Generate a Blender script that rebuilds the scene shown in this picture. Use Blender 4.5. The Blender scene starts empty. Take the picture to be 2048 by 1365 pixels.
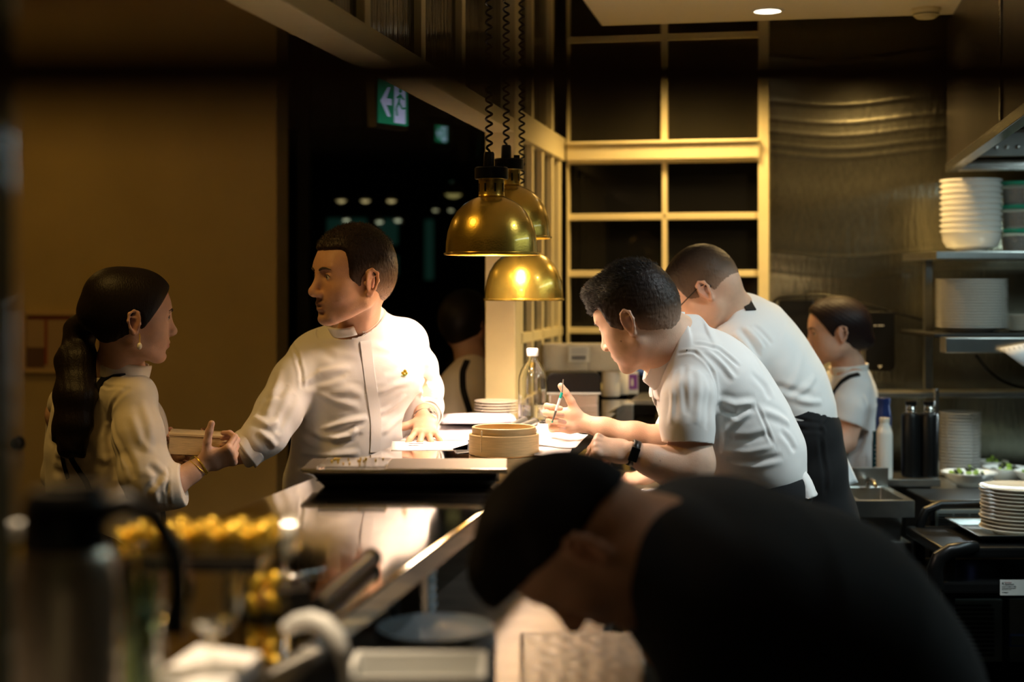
import bpy, bmesh, math, random
import numpy as np
from mathutils import Vector, Matrix
from mathutils.bvhtree import BVHTree

random.seed(7)
SC = bpy.context.scene
COL = SC.collection
PI = math.pi

# ------------------------------------------------------------------ camera
EYE = 1.447            # camera height above the kitchen floor
FPX = 2880.0           # focal length in pixels of a 2048 px wide frame
HOR = 573.0            # image row of the horizon
cam_d = bpy.data.cameras.new('camera')
cam_d.sensor_width = 36.0
cam_d.lens = 36.0 * FPX / 2048.0
cam_d.shift_y = -(682.5 - HOR) / 2048.0
cam_d.clip_start = 0.02
cam_d.dof.use_dof = True
cam_d.dof.focus_distance = 3.5
cam_d.dof.aperture_fstop = 1.9
cam = bpy.data.objects.new('camera', cam_d)
cam.location = (0, 0, EYE)
cam.rotation_euler = (PI / 2, 0, 0)
COL.objects.link(cam)
SC.camera = cam

# ------------------------------------------------------------------ world, exposure
w = bpy.data.worlds.new('world')
SC.world = w
w.use_nodes = True
w.node_tree.nodes['Background'].inputs[0].default_value = (1.0, 0.62, 0.25, 1)
w.node_tree.nodes['Background'].inputs[1].default_value = 0.012
SC.view_settings.view_transform = 'Standard'
SC.view_settings.look = 'None'
SC.view_settings.exposure = 0.0
SC.view_settings.gamma = 1.0

# room axes: the counter runs along V, the back wall along U (the camera looks 10 degrees to its left)
ANG = math.radians(10.85)
U = Vector((math.cos(ANG), -math.sin(ANG), 0))
V = Vector((math.sin(ANG), math.cos(ANG), 0))
ROOMR = Matrix(((U.x, V.x, 0), (U.y, V.y, 0), (0, 0, 1)))
def RC(u, v, z): return U * u + V * v + Vector((0, 0, z))
def W(px, py, d): return Vector(((px - 1024.0) * d / FPX, d, EYE + (HOR - py) * d / FPX))
def onV(px, v):            # distance ahead of the camera where column px meets the plane v
    a = (px - 1024.0) / FPX
    return v / (V.y + V.x * a)
def uz(px, py, v):         # (u, z) of a point of the plane v
    Y = onV(px, v); X = (px - 1024.0) / FPX * Y
    return X * U.x + Y * U.y, EYE + (HOR - py) * Y / FPX

def area(name, loc, rot, size, power, color, size_y=None):
    l = bpy.data.lights.new(name, 'AREA'); l.energy = power; l.color = color
    l.shape = 'RECTANGLE' if size_y else 'DISK'; l.size = size
    if size_y: l.size_y = size_y
    o = bpy.data.objects.new(name, l); COL.objects.link(o); o.location = loc; o.rotation_euler = rot
    return o
def spot(name, loc, target, power, color, angle=110, blend=.5, rad=.03):
    l = bpy.data.lights.new(name, 'SPOT'); l.energy = power; l.color = color
    l.spot_size = math.radians(angle); l.spot_blend = blend; l.shadow_soft_size = rad
    o = bpy.data.objects.new(name, l); COL.objects.link(o); o.location = loc
    o.rotation_euler = (Vector(target) - Vector(loc)).to_track_quat('-Z', 'Y').to_euler()
    return o
WARM = (1.0, .66, .26); PINK = (1.0, .74, .62); COOL = (.72, .96, 1.0)
# dining side: dim amber downlights
area('ceiling_downlight_dining', RC(-1.75, 2.5, 2.72), (0, 0, 0), .5, 11, (1.0, .58, .14))
area('ceiling_downlight_entrance', RC(-3.2, 4.6, 2.72), (0, 0, 0), .4, 3.2, (1.0, .56, .12))
spot('foreground_fill_spot', RC(-.80, 1.55, 2.72), RC(-.80, 1.38, 1.05), 190, (1.0, .76, .50), 38, .5, .05)  # added spot brightening the clutter on the near pass, no fixture there
area('rear_fill_strip', RC(.25, -1.4, .85), (PI / 2, 0, PI - ANG), .12, 7, (1.0, .78, .52), 1.3)  # unseen strip added behind the camera for the carafe highlight
spot('prep_fill_spot', RC(-.38, 2.0, 2.36), RC(-.42, 1.95, .9), 6, (.90, .97, 1.0), 50, .8, .06)  # added spot to lighten the container and plates on the prep table
# kitchen: cool work light under the hood on the right, warm downlights
area('hood_light', RC(1.15, 3.7, 2.02), (0, math.radians(18), -ANG), .3, 19, COOL, 1.8)
area('shelf_fill_strip', RC(.85, 5.05, 1.055), (math.radians(-25), 0, -ANG), .6, 1.6, (.80, .96, 1.0), .03)  # added strip to brighten the steel below the shelves
spot('kitchen_downlight', RC(.30, 5.05, 2.36), RC(.30, 5.2, 0), 75, WARM, 150, .9, .09)
spot('kitchen_downlight_window', RC(-.35, 5.3, 2.36), RC(-.35, 5.45, 0), 45, WARM, 150, .9, .09)
spot('chef_fill_spot', RC(.55, 3.2, 2.36), RC(.05, 3.5, 0), 95, (.90, .97, 1.0), 105, .8, .07)  # added cool spot to lift the chefs' shirt backs
# ------------------------------------------------------------------ materials
def mat(name, col, rough=.5, metal=0.0, bump=0.0, bscale=60.0, spec=None, trans=0.0, ior=1.45, emit=None, estr=0.0,
        var=0.0, vscale=8.0, coat=0.0, sheen=0.0, stretch=None, sss=0.0, vcol=False, aniso=0.0, alpha=1.0):
    m = bpy.data.materials.new(name); m.use_nodes = True
    nt = m.node_tree; b = nt.nodes['Principled BSDF']
    b.inputs['Base Color'].default_value = (*col, 1); b.inputs['Roughness'].default_value = rough
    b.inputs['Metallic'].default_value = metal
    if spec is not None: b.inputs['Specular IOR Level'].default_value = spec
    b.inputs['Transmission Weight'].default_value = trans; b.inputs['IOR'].default_value = ior
    b.inputs['Coat Weight'].default_value = coat; b.inputs['Sheen Weight'].default_value = sheen
    b.inputs['Alpha'].default_value = alpha
    if sss:
        b.inputs['Subsurface Weight'].default_value = sss
        b.inputs['Subsurface Radius'].default_value = (1, .35, .2); b.inputs['Subsurface Scale'].default_value = .006
    if aniso:
        b.inputs['Anisotropic'].default_value = aniso; tg = nt.nodes.new('ShaderNodeTangent'); tg.direction_type = 'RADIAL'; tg.axis = 'Z'
        nt.links.new(tg.outputs[0], b.inputs['Tangent'])
    if emit: b.inputs['Emission Color'].default_value = (*emit, 1); b.inputs['Emission Strength'].default_value = estr
    vec = None
    if bump or var:
        tc = nt.nodes.new('ShaderNodeTexCoord'); vec = tc.outputs['Object']
        if stretch:
            mp = nt.nodes.new('ShaderNodeMapping'); mp.inputs['Scale'].default_value = stretch
            nt.links.new(vec, mp.inputs['Vector']); vec = mp.outputs['Vector']
    src = None
    if vcol:
        a = nt.nodes.new('ShaderNodeAttribute'); a.attribute_name = 'Col'; src = a.outputs['Color']
    if var:
        n = nt.nodes.new('ShaderNodeTexNoise'); n.inputs['Scale'].default_value = vscale; n.inputs['Detail'].default_value = 5
        nt.links.new(vec, n.inputs['Vector'])
        mx = nt.nodes.new('ShaderNodeMix'); mx.data_type = 'RGBA'; mx.blend_type = 'MULTIPLY'
        mx.inputs[0].default_value = 1.0
        rp = nt.nodes.new('ShaderNodeMapRange'); rp.inputs['From Min'].default_value = .3; rp.inputs['From Max'].default_value = .7
        rp.inputs['To Min'].default_value = 1 - var; rp.inputs['To Max'].default_value = 1
        nt.links.new(n.outputs['Fac'], rp.inputs['Value'])
        if src is not None: nt.links.new(src, mx.inputs[6])
        else: mx.inputs[6].default_value = (*col, 1)
        nt.links.new(rp.outputs['Result'], mx.inputs[7]); src = mx.outputs[2]
    if src is not None: nt.links.new(src, b.inputs['Base Color'])
    if bump:
        n = nt.nodes.new('ShaderNodeTexNoise'); n.inputs['Scale'].default_value = bscale; n.inputs['Detail'].default_value = 4
        nt.links.new(vec, n.inputs['Vector'])
        bp = nt.nodes.new('ShaderNodeBump'); bp.inputs['Strength'].default_value = 1.0; bp.inputs['Distance'].default_value = bump
        nt.links.new(n.outputs['Fac'], bp.inputs['Height']); nt.links.new(bp.outputs['Normal'], b.inputs['Normal'])
    return m

M = {}
M['wall'] = mat('amber_plaster', (.60, .46, .20), .85, bump=.002, bscale=90, var=.12, vscale=3)
M['ceiling'] = mat('ceiling_plaster', (.74, .66, .46), .9, bump=.001, bscale=60)
M['cream'] = mat('cream_painted_timber', (.80, .68, .36), .45, bump=.0006, bscale=35, var=.06, vscale=14)
M['floor'] = mat('dark_floor', (.05, .045, .04), .35, var=.5, vscale=5)
M['steel'] = mat('brushed_steel', (.62, .60, .56), .20, 1.0, bump=.0012, bscale=9, stretch=(1, 1, 14), var=.12, vscale=30)
M['steel_top'] = mat('polished_steel_top', (.80, .75, .70), .07, 1.0, bump=.00012, bscale=4, var=.10, vscale=20)
M['steel_shelf'] = mat('shelf_steel', (.52, .53, .50), .28, 1.0, var=.15, vscale=20)
M['steel_dark'] = mat('hood_steel', (.16, .13, .10), .35, 1.0, var=.2, vscale=8)
M['steel_dull'] = mat('dull_steel', (.30, .30, .28), .42, .9, var=.25, vscale=15)
M['brass'] = mat('brushed_gold_enamel', (.60, .41, .065), .27, .85, bump=.0003, bscale=220, var=.08, vscale=40, coat=.5)
M['black'] = mat('black_plastic', (.005, .005, .005), .32, spec=.35)
M['black_matte'] = mat('black_matte', (.008, .008, .008), .8)
M['black_tray'] = mat('black_enamel_tray', (.018, .017, .015), .42, .3, var=.3, vscale=20)
M['white_china'] = mat('white_china', (.82, .80, .74), .11, coat=.4)
M['cream_china'] = mat('cream_china', (.76, .70, .58), .14, coat=.3)
M['paper'] = mat('paper', (.86, .84, .84), .8, bump=.0004, bscale=40)
M['ink'] = mat('printed_ink', (.10, .10, .12), .8)
M['bamboo'] = mat('pale_bamboo', (.70, .50, .24), .5, bump=.0005, bscale=30, stretch=(1, 1, 12), var=.22, vscale=24)
M['wood_light'] = mat('pale_wood', (.78, .58, .30), .5, bump=.0005, bscale=30, stretch=(2, 2, 20), var=.2, vscale=20)
M['glass'] = mat('clear_glass', (.95, .97, .93), .02, trans=1.0, ior=1.45)
M['glass_green'] = mat('green_tinted_glass', (.55, .72, .62), .03, trans=1.0, ior=1.45)
M['pane'] = mat('window_pane', (.006, .006, .006), .04, spec=.22)
M['ribbed'] = mat('ribbed_pane', (.02, .018, .012), .10, bump=.004, bscale=60, stretch=(4, .01, .01))
M['lamp_on'] = mat('lamp_glow', (1, .9, .7), .5, emit=(1, .78, .55), estr=60)
M['down_on'] = mat('downlight_glow', (1, .95, .85), .5, emit=(1, .86, .62), estr=9)
M['white_plastic'] = mat('white_plastic', (.75, .76, .74), .4)
M['green_lid'] = mat('green_lid_plastic', (.02, .34, .20), .35)
M['clear_plastic'] = mat('clear_plastic', (.9, .9, .86), .15, trans=.85, ior=1.2)
M['brown_food'] = mat('brown_food', (.30, .13, .04), .6, var=.7, vscale=60, bump=.004, bscale=90)
M['green_food'] = mat('green_salad', (.33, .50, .06), .5, var=.5, vscale=80, bump=.003, bscale=120)
M['dark_food'] = mat('dark_salad', (.035, .040, .015), .5, var=.6, vscale=90, bump=.003, bscale=120)
M['grey_plastic'] = mat('grey_vent_plastic', (.17, .20, .19), .45)
M['blue_bottle'] = mat('navy_flask', (.02, .04, .16), .3, .3)
M['teal_bottle'] = mat('dark_teal_bottle', (.01, .05, .07), .15)
M['purple'] = mat('purple_label', (.22, .06, .34), .5)
M['blue'] = mat('blue_cloth', (.05, .12, .45), .7)
M['gold_foil'] = mat('gold_foil', (.95, .64, .08), .22, .75, bump=.004, bscale=50)
M['green_sign'] = mat('exit_sign_green', (.02, .28, .14), .4, emit=(.03, .42, .20), estr=.30)
M['sign_white'] = mat('exit_sign_white', (.7, .75, .9), .4, emit=(.62, .66, 1.0), estr=.55)
M['sign_light'] = mat('exit_sign_lamp', (.9, .95, 1), .4, emit=(.80, .86, 1.0), estr=7)
M['label_paper'] = mat('label_paper', (.62, .62, .58), .6)

# ------------------------------------------------------------------ mesh builder
class MB:
    def __init__(s): s.v = []; s.f = []
    def add(s, vs, fs):
        n = len(s.v); s.v += [Vector(p) for p in vs]; s.f += [tuple(i + n for i in f) for f in fs]; return s
    def box(s, c, size, R=None):
        c = Vector(c); hx, hy, hz = [q / 2 for q in size]
        vs = []
        for x in (-hx, hx):
            for y in (-hy, hy):
                for z in (-hz, hz):
                    p = Vector((x, y, z)); vs.append(c + (R @ p if R is not None else p))
        return s.add(vs, [(0, 1, 3, 2), (4, 6, 7, 5), (0, 4, 5, 1), (2, 3, 7, 6), (0, 2, 6, 4), (1, 5, 7, 3)])
    def rbox(s, u0, u1, v0, v1, z0, z1):      # box along the room axes
        return s.box(RC((u0 + u1) / 2, (v0 + v1) / 2, (z0 + z1) / 2), (u1 - u0, v1 - v0, z1 - z0), ROOMR)
    def tube(s, pts, r, seg=10, cap=True):
        pts = [Vector(p) for p in pts]; n = len(pts)
        rs = r if isinstance(r, (list, tuple)) else [r] * n
        rings = []; prev = None
        for i, p in enumerate(pts):
            t = (pts[min(i + 1, n - 1)] - pts[max(i - 1, 0)]).normalized()
            if prev is None:
                a = Vector((0, 0, 1)) if abs(t.z) < .9 else Vector((1, 0, 0))
                prev = t.cross(a).normalized()
            nn = (prev - t * prev.dot(t))
            nn = nn.normalized() if nn.length > 1e-6 else t.orthogonal().normalized()
            prev = nn; bb = t.cross(nn)
            rings.append([p + (nn * math.cos(2 * PI * k / seg) + bb * math.sin(2 * PI * k / seg)) * rs[i] for k in range(seg)])
        vs = [q for ring in rings for q in ring]
        fs = [(i * seg + k, i * seg + (k + 1) % seg, (i + 1) * seg + (k + 1) % seg, (i + 1) * seg + k) for i in range(n - 1) for k in range(seg)]
        if cap: fs += [tuple(range(seg))[::-1], tuple((n - 1) * seg + k for k in range(seg))]
        return s.add(vs, fs)
    def lathe(s, prof, c=(0, 0, 0), seg=48, axis=None, closed=False):
        c = Vector(c); R = Vector((0, 0, 1)).rotation_difference(Vector(axis)).to_matrix() if axis is not None else Matrix.Identity(3)
        n = len(prof)
        vs = [c + R @ Vector((r * math.cos(2 * PI * k / seg), r * math.sin(2 * PI * k / seg), z)) for r, z in prof for k in range(seg)]
        m = n if closed else n - 1
        fs = [(i * seg + k, i * seg + (k + 1) % seg, ((i + 1) % n) * seg + (k + 1) % seg, ((i + 1) % n) * seg + k) for i in range(m) for k in range(seg)]
        return s.add(vs, fs)
    def prism(s, poly, a, b, R=None, o=(0, 0, 0)):   # polygon in local xz, extruded along local y from a to b
        o = Vector(o); n = len(poly)
        f = lambda p: o + (R @ p if R is not None else p)
        vs = [f(Vector((x, a, z))) for x, z in poly] + [f(Vector((x, b, z))) for x, z in poly]
        fs = [tuple(range(n)), tuple(range(2 * n - 1, n - 1, -1))] + [(i, i + n, (i + 1) % n + n, (i + 1) % n) for i in range(n)]
        return s.add(vs, fs)
    def ball(s, c, r, seg=16, rings=10, R=None):
        c = Vector(c); r = (r, r, r) if not isinstance(r, (tuple, list)) else r
        vs = []; fs = []
        for i in range(rings + 1):
            t = PI * i / rings
            for k in range(seg):
                a = 2 * PI * k / seg
                p = Vector((r[0] * math.sin(t) * math.cos(a), r[1] * math.sin(t) * math.sin(a), r[2] * math.cos(t)))
                vs.append(c + (R @ p if R is not None else p))
        for i in range(rings):
            for k in range(seg):
                fs.append((i * seg + k, (i + 1) * seg + k, (i + 1) * seg + (k + 1) % seg, i * seg + (k + 1) % seg))
        return s.add(vs, fs)
    def ribbon(s, pts, nrm, wid, th):         # flat strap following points with surface normals
        n = len(pts); vs = []
        for i, p in enumerate(pts):
            t = (pts[min(i + 1, n - 1)] - pts[max(i - 1, 0)]).normalized()
            b = t.cross(nrm[i]).normalized()
            ww = wid[i] if isinstance(wid, (list, tuple)) else wid
            for sx, sn in ((-1, 0), (-1, 1), (1, 1), (1, 0)):
                vs.append(p + b * sx * ww / 2 + nrm[i] * (th * sn - th * .3 * (1 - sn)))
        fs = [(i * 4 + k, i * 4 + (k + 1) % 4, (i + 1) * 4 + (k + 1) % 4, (i + 1) * 4 + k) for i in range(n - 1) for k in range(4)]
        fs += [(0, 1, 2, 3), tuple((n - 1) * 4 + k for k in (3, 2, 1, 0))]
        return s.add(vs, fs)
    def build(s, name, m, parent=None, smooth=True, bevel=0.0, label=None, solid=0.0, sub=0):
        loc = parent_loc(parent)
        me = bpy.data.meshes.new(name)
        me.from_pydata([tuple(p - loc) for p in s.v], [], s.f)
        bm = bmesh.new(); bm.from_mesh(me)
        bmesh.ops.remove_doubles(bm, verts=bm.verts, dist=1e-6)
        bmesh.ops.recalc_face_normals(bm, faces=bm.faces)
        if bevel:
            es = [e for e in bm.edges if len(e.link_faces) == 2 and e.calc_face_angle(0) > .6]
            nf = set(bmesh.ops.bevel(bm, geom=es, offset=bevel, segments=2, affect='EDGES', profile=.6)['faces'])
        if smooth:
            for f in bm.faces: f.smooth = not bevel or f in nf
            for e in bm.edges:
                if len(e.link_faces) == 2 and e.calc_face_angle(0) > math.radians(34): e.smooth = False
        bm.to_mesh(me); bm.free()
        me.materials.append(m)
        o = bpy.data.objects.new(name, me); COL.objects.link(o)
        if parent is not None: o.parent = parent
        if solid:
            md = o.modifiers.new('thick', 'SOLIDIFY'); md.thickness = solid; md.offset = 0
        if sub:
            md = o.modifiers.new('sub', 'SUBSURF'); md.levels = sub; md.render_levels = sub
        if label: o['label'] = label
        return o

def parent_loc(p):
    l = Vector((0, 0, 0))
    while p is not None:
        l = l + p.location; p = p.parent
    return l
def tag(o, label, cat, group=None):
    o['label'] = label; o['category'] = cat
    if group: o['group'] = group
    return o
def thing(name, label, cat, loc=(0, 0, 0), group=None):
    o = bpy.data.objects.new(name, None); COL.objects.link(o); o.location = loc; o.empty_display_size = .05
    return tag(o, label, cat, group)
def struct(o): o['kind'] = 'structure'; return o
def copy_tree(o, loc, label=None, rotz=None, group=None):
    def cp(x, par):
        c = x.copy(); COL.objects.link(c)
        if par is not None: c.parent = par
        for ch in list(x.children): cp(ch, c)
        return c
    c = cp(o, None); c.location = loc
    if rotz is not None: c.rotation_euler = (0, 0, rotz)
    if label: c['label'] = label
    if group: c['group'] = group
    return c
def text_mesh(name, body, size, m, loc, R, parent=None, extrude=.0003, align='LEFT', label=None, shear=0):
    cu = bpy.data.curves.new(name, 'FONT'); cu.body = body; cu.size = size; cu.extrude = extrude; cu.align_x = align; cu.shear = shear
    t = bpy.data.objects.new('tmp', cu); COL.objects.link(t)
    dg = bpy.context.evaluated_depsgraph_get(); me = bpy.data.meshes.new_from_object(t.evaluated_get(dg))
    bpy.data.objects.remove(t); bpy.data.curves.remove(cu)
    L = parent_loc(parent)
    for v in me.vertices: v.co = Vector(loc) - L + R @ v.co
    me.materials.clear(); me.materials.append(m)
    o = bpy.data.objects.new(name, me); COL.objects.link(o)
    if parent is not None: o.parent = parent
    if label: o['label'] = label
    return o
ORD = ['topmost', 'second from the top', 'third from the top', 'fourth from the top', 'fifth from the top', 'sixth from the top',
       'seventh from the top', 'eighth from the top', 'ninth from the top', 'tenth from the top', 'eleventh from the top',
       'twelfth from the top', 'thirteenth from the top', 'fourteenth from the top', 'fifteenth from the top', 'sixteenth from the top',
       'seventeenth from the top', 'eighteenth from the top', 'nineteenth from the top', 'twentieth from the top']
def stack(make, name, n, base, dz, what, where, cat, group, jit=.001):
    """n copies upwards from base; labels count from the top"""
    first = make(name); out = []
    for i in range(n):
        k = n - 1 - i
        lab = what + (', lowest ' if k == n - 1 and n > 1 else ', ' + ORD[k] + ' ') + where
        loc = Vector(base) + Vector((random.uniform(-jit, jit), random.uniform(-jit, jit), i * dz))
        if i == 0:
            first.location = loc; tag(first, lab, cat, group); out.append(first)
        else: out.append(copy_tree(first, loc, lab, random.uniform(0, 6)))
    return out
def onZ(px, py, z):        # point of the horizontal plane z seen at a pixel
    Y = (EYE - z) * FPX / (py - HOR)
    return Vector(((px - 1024.0) * Y / FPX, Y, z))
# ================================================================== THE SETTING
VB = 5.65                                   # plane of the kitchen's back wall
struct(MB().rbox(-5, 4.5, -1.5, 12, -.1, 0).build('floor', M['floor'], bevel=0, smooth=False))
struct(MB().rbox(-5, 4.5, -1.5, 12, 2.75, 2.85).build('ceiling', M['ceiling'], smooth=False))
# lower kitchen soffit
u0 = -.66
struct(MB().rbox(u0, 3.0, .6, 5.18, 2.387, 2.47).build('ceiling_kitchen_soffit', M['ceiling'], smooth=False))
# left dining wall
ul, _ = uz(553, 573, VB)
struct(MB().rbox(-5, ul, VB, VB + .14, 0, 2.75).build('wall_left', M['wall'], smooth=False))
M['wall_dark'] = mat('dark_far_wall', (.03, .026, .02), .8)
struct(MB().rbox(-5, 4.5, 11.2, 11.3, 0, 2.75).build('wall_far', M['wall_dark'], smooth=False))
struct(MB().rbox(-5.1, -5, -1.5, 12, 0, 2.75).build('wall_side_left', M['wall'], smooth=False))
struct(MB().rbox(3.0, 3.1, -1.5, 12, 0, 2.75).build('wall_side_right', M['steel_dull'], smooth=False))
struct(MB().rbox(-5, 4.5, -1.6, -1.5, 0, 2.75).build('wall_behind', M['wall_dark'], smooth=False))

# steel sheet wall of the kitchen, gently dented
uw, _ = uz(1537, 573, VB)
def steel_sheet(u_a, u_b, z_a, z_b, nu, nz):
    mb = MB(); vs = []; fs = []
    for j in range(nz + 1):
        for i in range(nu + 1):
            u = u_a + (u_b - u_a) * i / nu; z = z_a + (z_b - z_a) * j / nz
            wv = .018 * math.sin(4.2 * u + .6) + .008 * math.sin(9 * u)
            d = .0028 * math.sin(11 * (z + wv) + .5 * u) + .0008 * math.sin(27 * (z + 1.4 * wv))
            for zc_ in (2.33, 2.17, 2.10, 2.05, 2.00, 1.965, 1.58, 1.50): d += -.0008 * math.exp(-((z + wv * (.6 + .4 * zc_ / 2) - zc_) / .008) ** 2)  # narrow ridges added to draw the lines of reflected light strips
            vs.append(RC(u, VB - .004 + d, z))
    for j in range(nz):
        for i in range(nu):
            a = j * (nu + 1) + i; fs.append((a, a + 1, a + nu + 2, a + nu + 1))
    return mb.add(vs, fs)
M['steel_wall'] = mat('dented_steel_sheet', (.40, .38, .28), .24, 1.0, bump=.0012, bscale=14, stretch=(5, 5, 1), var=.12, vscale=20)
struct(steel_sheet(uw + .002, 3.0, .0, 2.75, 110, 520).build('wall_steel_cladding', M['steel_wall']))
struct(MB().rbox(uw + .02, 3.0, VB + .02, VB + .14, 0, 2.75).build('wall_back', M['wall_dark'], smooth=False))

# ---------------- window wall of the kitchen (cream timber, dark panes)
def fr(mb, px0, px1, z0, z1, v0=VB - .03, v1=VB + .05):
    a, _ = uz(px0, 573, VB); b, _ = uz(px1, 573, VB); mb.rbox(a, b, v0, v1, z0, z1)
def zz(py, px=1330): return uz(px, py, VB)[1]
ua = -.855
win = struct(bpy.data.objects.new('window_1', None)); COL.objects.link(win)
mb = MB(); a, _ = uz(1140, 573, VB); mb.rbox(ua, a, VB - .05, VB + .06, .0, 2.75)
mb.build('frame', M['cream'], win, bevel=.003)
mb = MB(); fr(mb, 1517, 1538, 0, 2.75, VB - .05); mb.build('frame', M['cream'], win, bevel=.003)
mb = MB(); fr(mb, 1325, 1335, 0, zz(321)); mb.build('mullion', M['cream'], win, bevel=.003)
mb = MB(); fr(mb, 1323, 1336, zz(287), 2.75); mb.build('mullion', M['cream'], win, bevel=.003)
for py0, py1, nm, vv in ((321, 285, 'transom', VB - .07), (440, 427, 'glazing_bar', VB - .03), (554, 541, 'glazing_bar', VB - .03), (668, 656, 'glazing_bar', VB - .03),
                         (782, 770, 'glazing_bar', VB - .03), (84, 72, 'glazing_bar', VB - .03)):
    mb = MB(); fr(mb, 1138, 1519, zz(py0), zz(py1), vv); mb.build(nm, M['cream'], win, bevel=.003)
mb = MB(); fr(mb, 1138, 1519, zz(290), zz(283), VB - .085); fr(mb, 1138, 1519, zz(326), zz(320), VB - .055); mb.build('moulding', M['cream'], win, bevel=.002)
mb = MB(); fr(mb, 1138, 1519, .75, zz(285), VB + .012, VB + .018); mb.build('pane', M['pane'], win, smooth=False)
mb = MB(); fr(mb, 1138, 1519, zz(285), 2.75, VB + .012, VB + .018); mb.build('ribbed_pane', M['ribbed'], win, smooth=False)
mb = MB(); fr(mb, 1138, 1519, 0, .8, VB - .02); mb.build('frame', M['cream'], win, bevel=.003)

# ---------------- timber partition over the counter: beam, column, glazing
ZB = 1.939
part_ = struct(bpy.data.objects.new('window_2', None)); COL.objects.link(part_)
MB().rbox(-.95, -.855, .2, 4.60, ZB, 1.985).build('beam', M['cream'], part_, bevel=.004)
MB().rbox(-.935, -.87, .2, 4.60, 1.985, 2.0).build('beam_ledge', M['cream'], part_, bevel=.003)
MB().rbox(-.95, -.852, 4.50, 4.60, 1.05, 2.75).build('column', M['cream'], part_, bevel=.004)
for Y in (1.2, 1.68, 2.14, 2.60, 3.07, 3.54, 3.98):
    v = V.y * Y + V.x * (-.886 + .192 * Y)
    MB().rbox(-.925, -.88, v - .022, v + .022, 2.0, 2.75).build('mullion', M['cream'], part_, bevel=.003)
MB().rbox(-.905, -.899, .2, 4.5, 2.0, 2.75).build('ribbed_pane', M['ribbed'], part_, smooth=False)
# side window behind the column
side = struct(bpy.data.objects.new('window_3', None)); COL.objects.link(side)
MB().rbox(-.93, -.86, 4.6, VB - .05, ZB, 2.03).build('transom', M['cream'], side, bevel=.004)
MB().rbox(-.92, -.87, 4.6, VB - .05, 1.255, 1.29).build('glazing_bar', M['cream'], side, bevel=.003)
MB().rbox(-.93, -.86, 4.6, VB - .05, .95, 1.05).build('sill', M['cream'], side, bevel=.003)
for v, wd in ((4.72, .04), (4.93, .03), (5.14, .03), (5.36, .03), (5.54, .05)):
    MB().rbox(-.92, -.87, v - wd / 2, v + wd / 2, 1.05, ZB).build('mullion', M['cream'], side, bevel=.003)
for v, wd in ((4.93, .04), (5.36, .04)):
    MB().rbox(-.92, -.87, v - wd / 2, v + wd / 2, 2.03, 2.75).build('mullion', M['cream'], side, bevel=.003)
MB().rbox(-.898, -.892, 4.6, VB - .05, 1.05, ZB).build('pane', M['pane'], side, smooth=False)
MB().rbox(-.898, -.892, 4.6, VB - .05, 2.03, 2.75).build('ribbed_pane', M['ribbed'], side, smooth=False)
struct(MB().rbox(-.955, -.87, 4.6, VB, 0, .95).build('wall_half', M['cream'], bevel=.003))

# glass door to the dark dining room beyond
dr = struct(bpy.data.objects.new('door_1', None)); COL.objects.link(dr)
MB().rbox(ul + .02, ul + .07, VB + .2, VB + .25, 0, 2.75).build('door_frame', M['black_matte'], dr)
MB().rbox(-1.02, -.96, VB + .2, VB + .25, 0, 2.75).build('door_frame', M['black_matte'], dr)
MB().rbox(ul + .07, -1.02, VB + .22, VB + .23, 0, 2.75).build('glass', M['glass_green'], dr, smooth=False)
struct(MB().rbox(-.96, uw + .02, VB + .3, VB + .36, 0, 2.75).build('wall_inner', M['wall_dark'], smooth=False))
# night windows at the far end of the dining room
M['night_pane'] = mat('night_window_pane', (.01, .03, .03), .2, emit=(.05, .16, .13), estr=.10)
for i, (p0, p1, q0, q1) in enumerate(((655, 735, 437, 478), (757, 797, 438, 490), (757, 797, 512, 552), (850, 868, 440, 560))):
    Y = 10.9; a = W(p0, q1, Y); b = W(p1, q0, Y)
    wn = struct(bpy.data.objects.new('window_%d' % (4 + i), None)); COL.objects.link(wn)
    c = (a + b) / 2
    MB().box(c, (abs(b.x - a.x), .02, abs(b.z - a.z))).build('pane', M['night_pane'], wn, smooth=False)
    fw = .05; m2 = MB()
    for sx in (-1, 1): m2.box(c + Vector((sx * (b.x - a.x + fw) / 2, -.02, 0)), (fw, .05, b.z - a.z + 2 * fw))
    for sz in (-1, 1): m2.box(c + Vector((0, -.02, sz * (b.z - a.z + fw) / 2)), (b.x - a.x + 2 * fw, .05, fw))
    m2.build('window_frame', M['black_matte'], wn)
# small pendant lamps far in the dining room
def far_pendant(px, py, Y, r, label, glow, strength, group):
    c = W(px, py, Y)
    t = thing('pendant_lamp', label, 'lamp', c, group)
    m = MB().lathe([(.002, r * 1.1), (r * .5, r * .9), (r, .0), (r * .97, 0), (r * .45, r * .8), (.001, r * .98)], c, 20); m.build('lamp_shade', M['brass'], t)
    ml = mat('far_lamp_glow', (1, .8, .5), .5, emit=glow, estr=strength)
    MB().ball(c + Vector((0, 0, r * .1)), (r * .62, r * .62, r * .35), 14, 8).build('bulb', ml, t)
    MB().tube([c + Vector((0, 0, r)), Vector((c.x, c.y, 2.74))], .004, 6).build('cord', M['black_matte'], t)
for i, (px, nm) in enumerate(((683, 'leftmost'), (731, 'middle'), (783, 'rightmost'))):
    far_pendant(px, 402, 8.6, .042, 'small dim pendant, ' + nm + ' of the glowing row of three in the dark room', (1, .62, .32), 1.1, 'row of small pendants in the dark dining room')
for px, py, nm in ((693, 441, 'just above the hair of the man in white'), (759, 444, 'dim one left of the brightest pendant'), (796, 441, 'brightest one of the row, right of the man in white')):
    far_pendant(px, py, 9.6, .035, 'small round pale lamp, ' + nm, (1, .82, .62), 1.6, 'small round lamps in the dark dining room')
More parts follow.
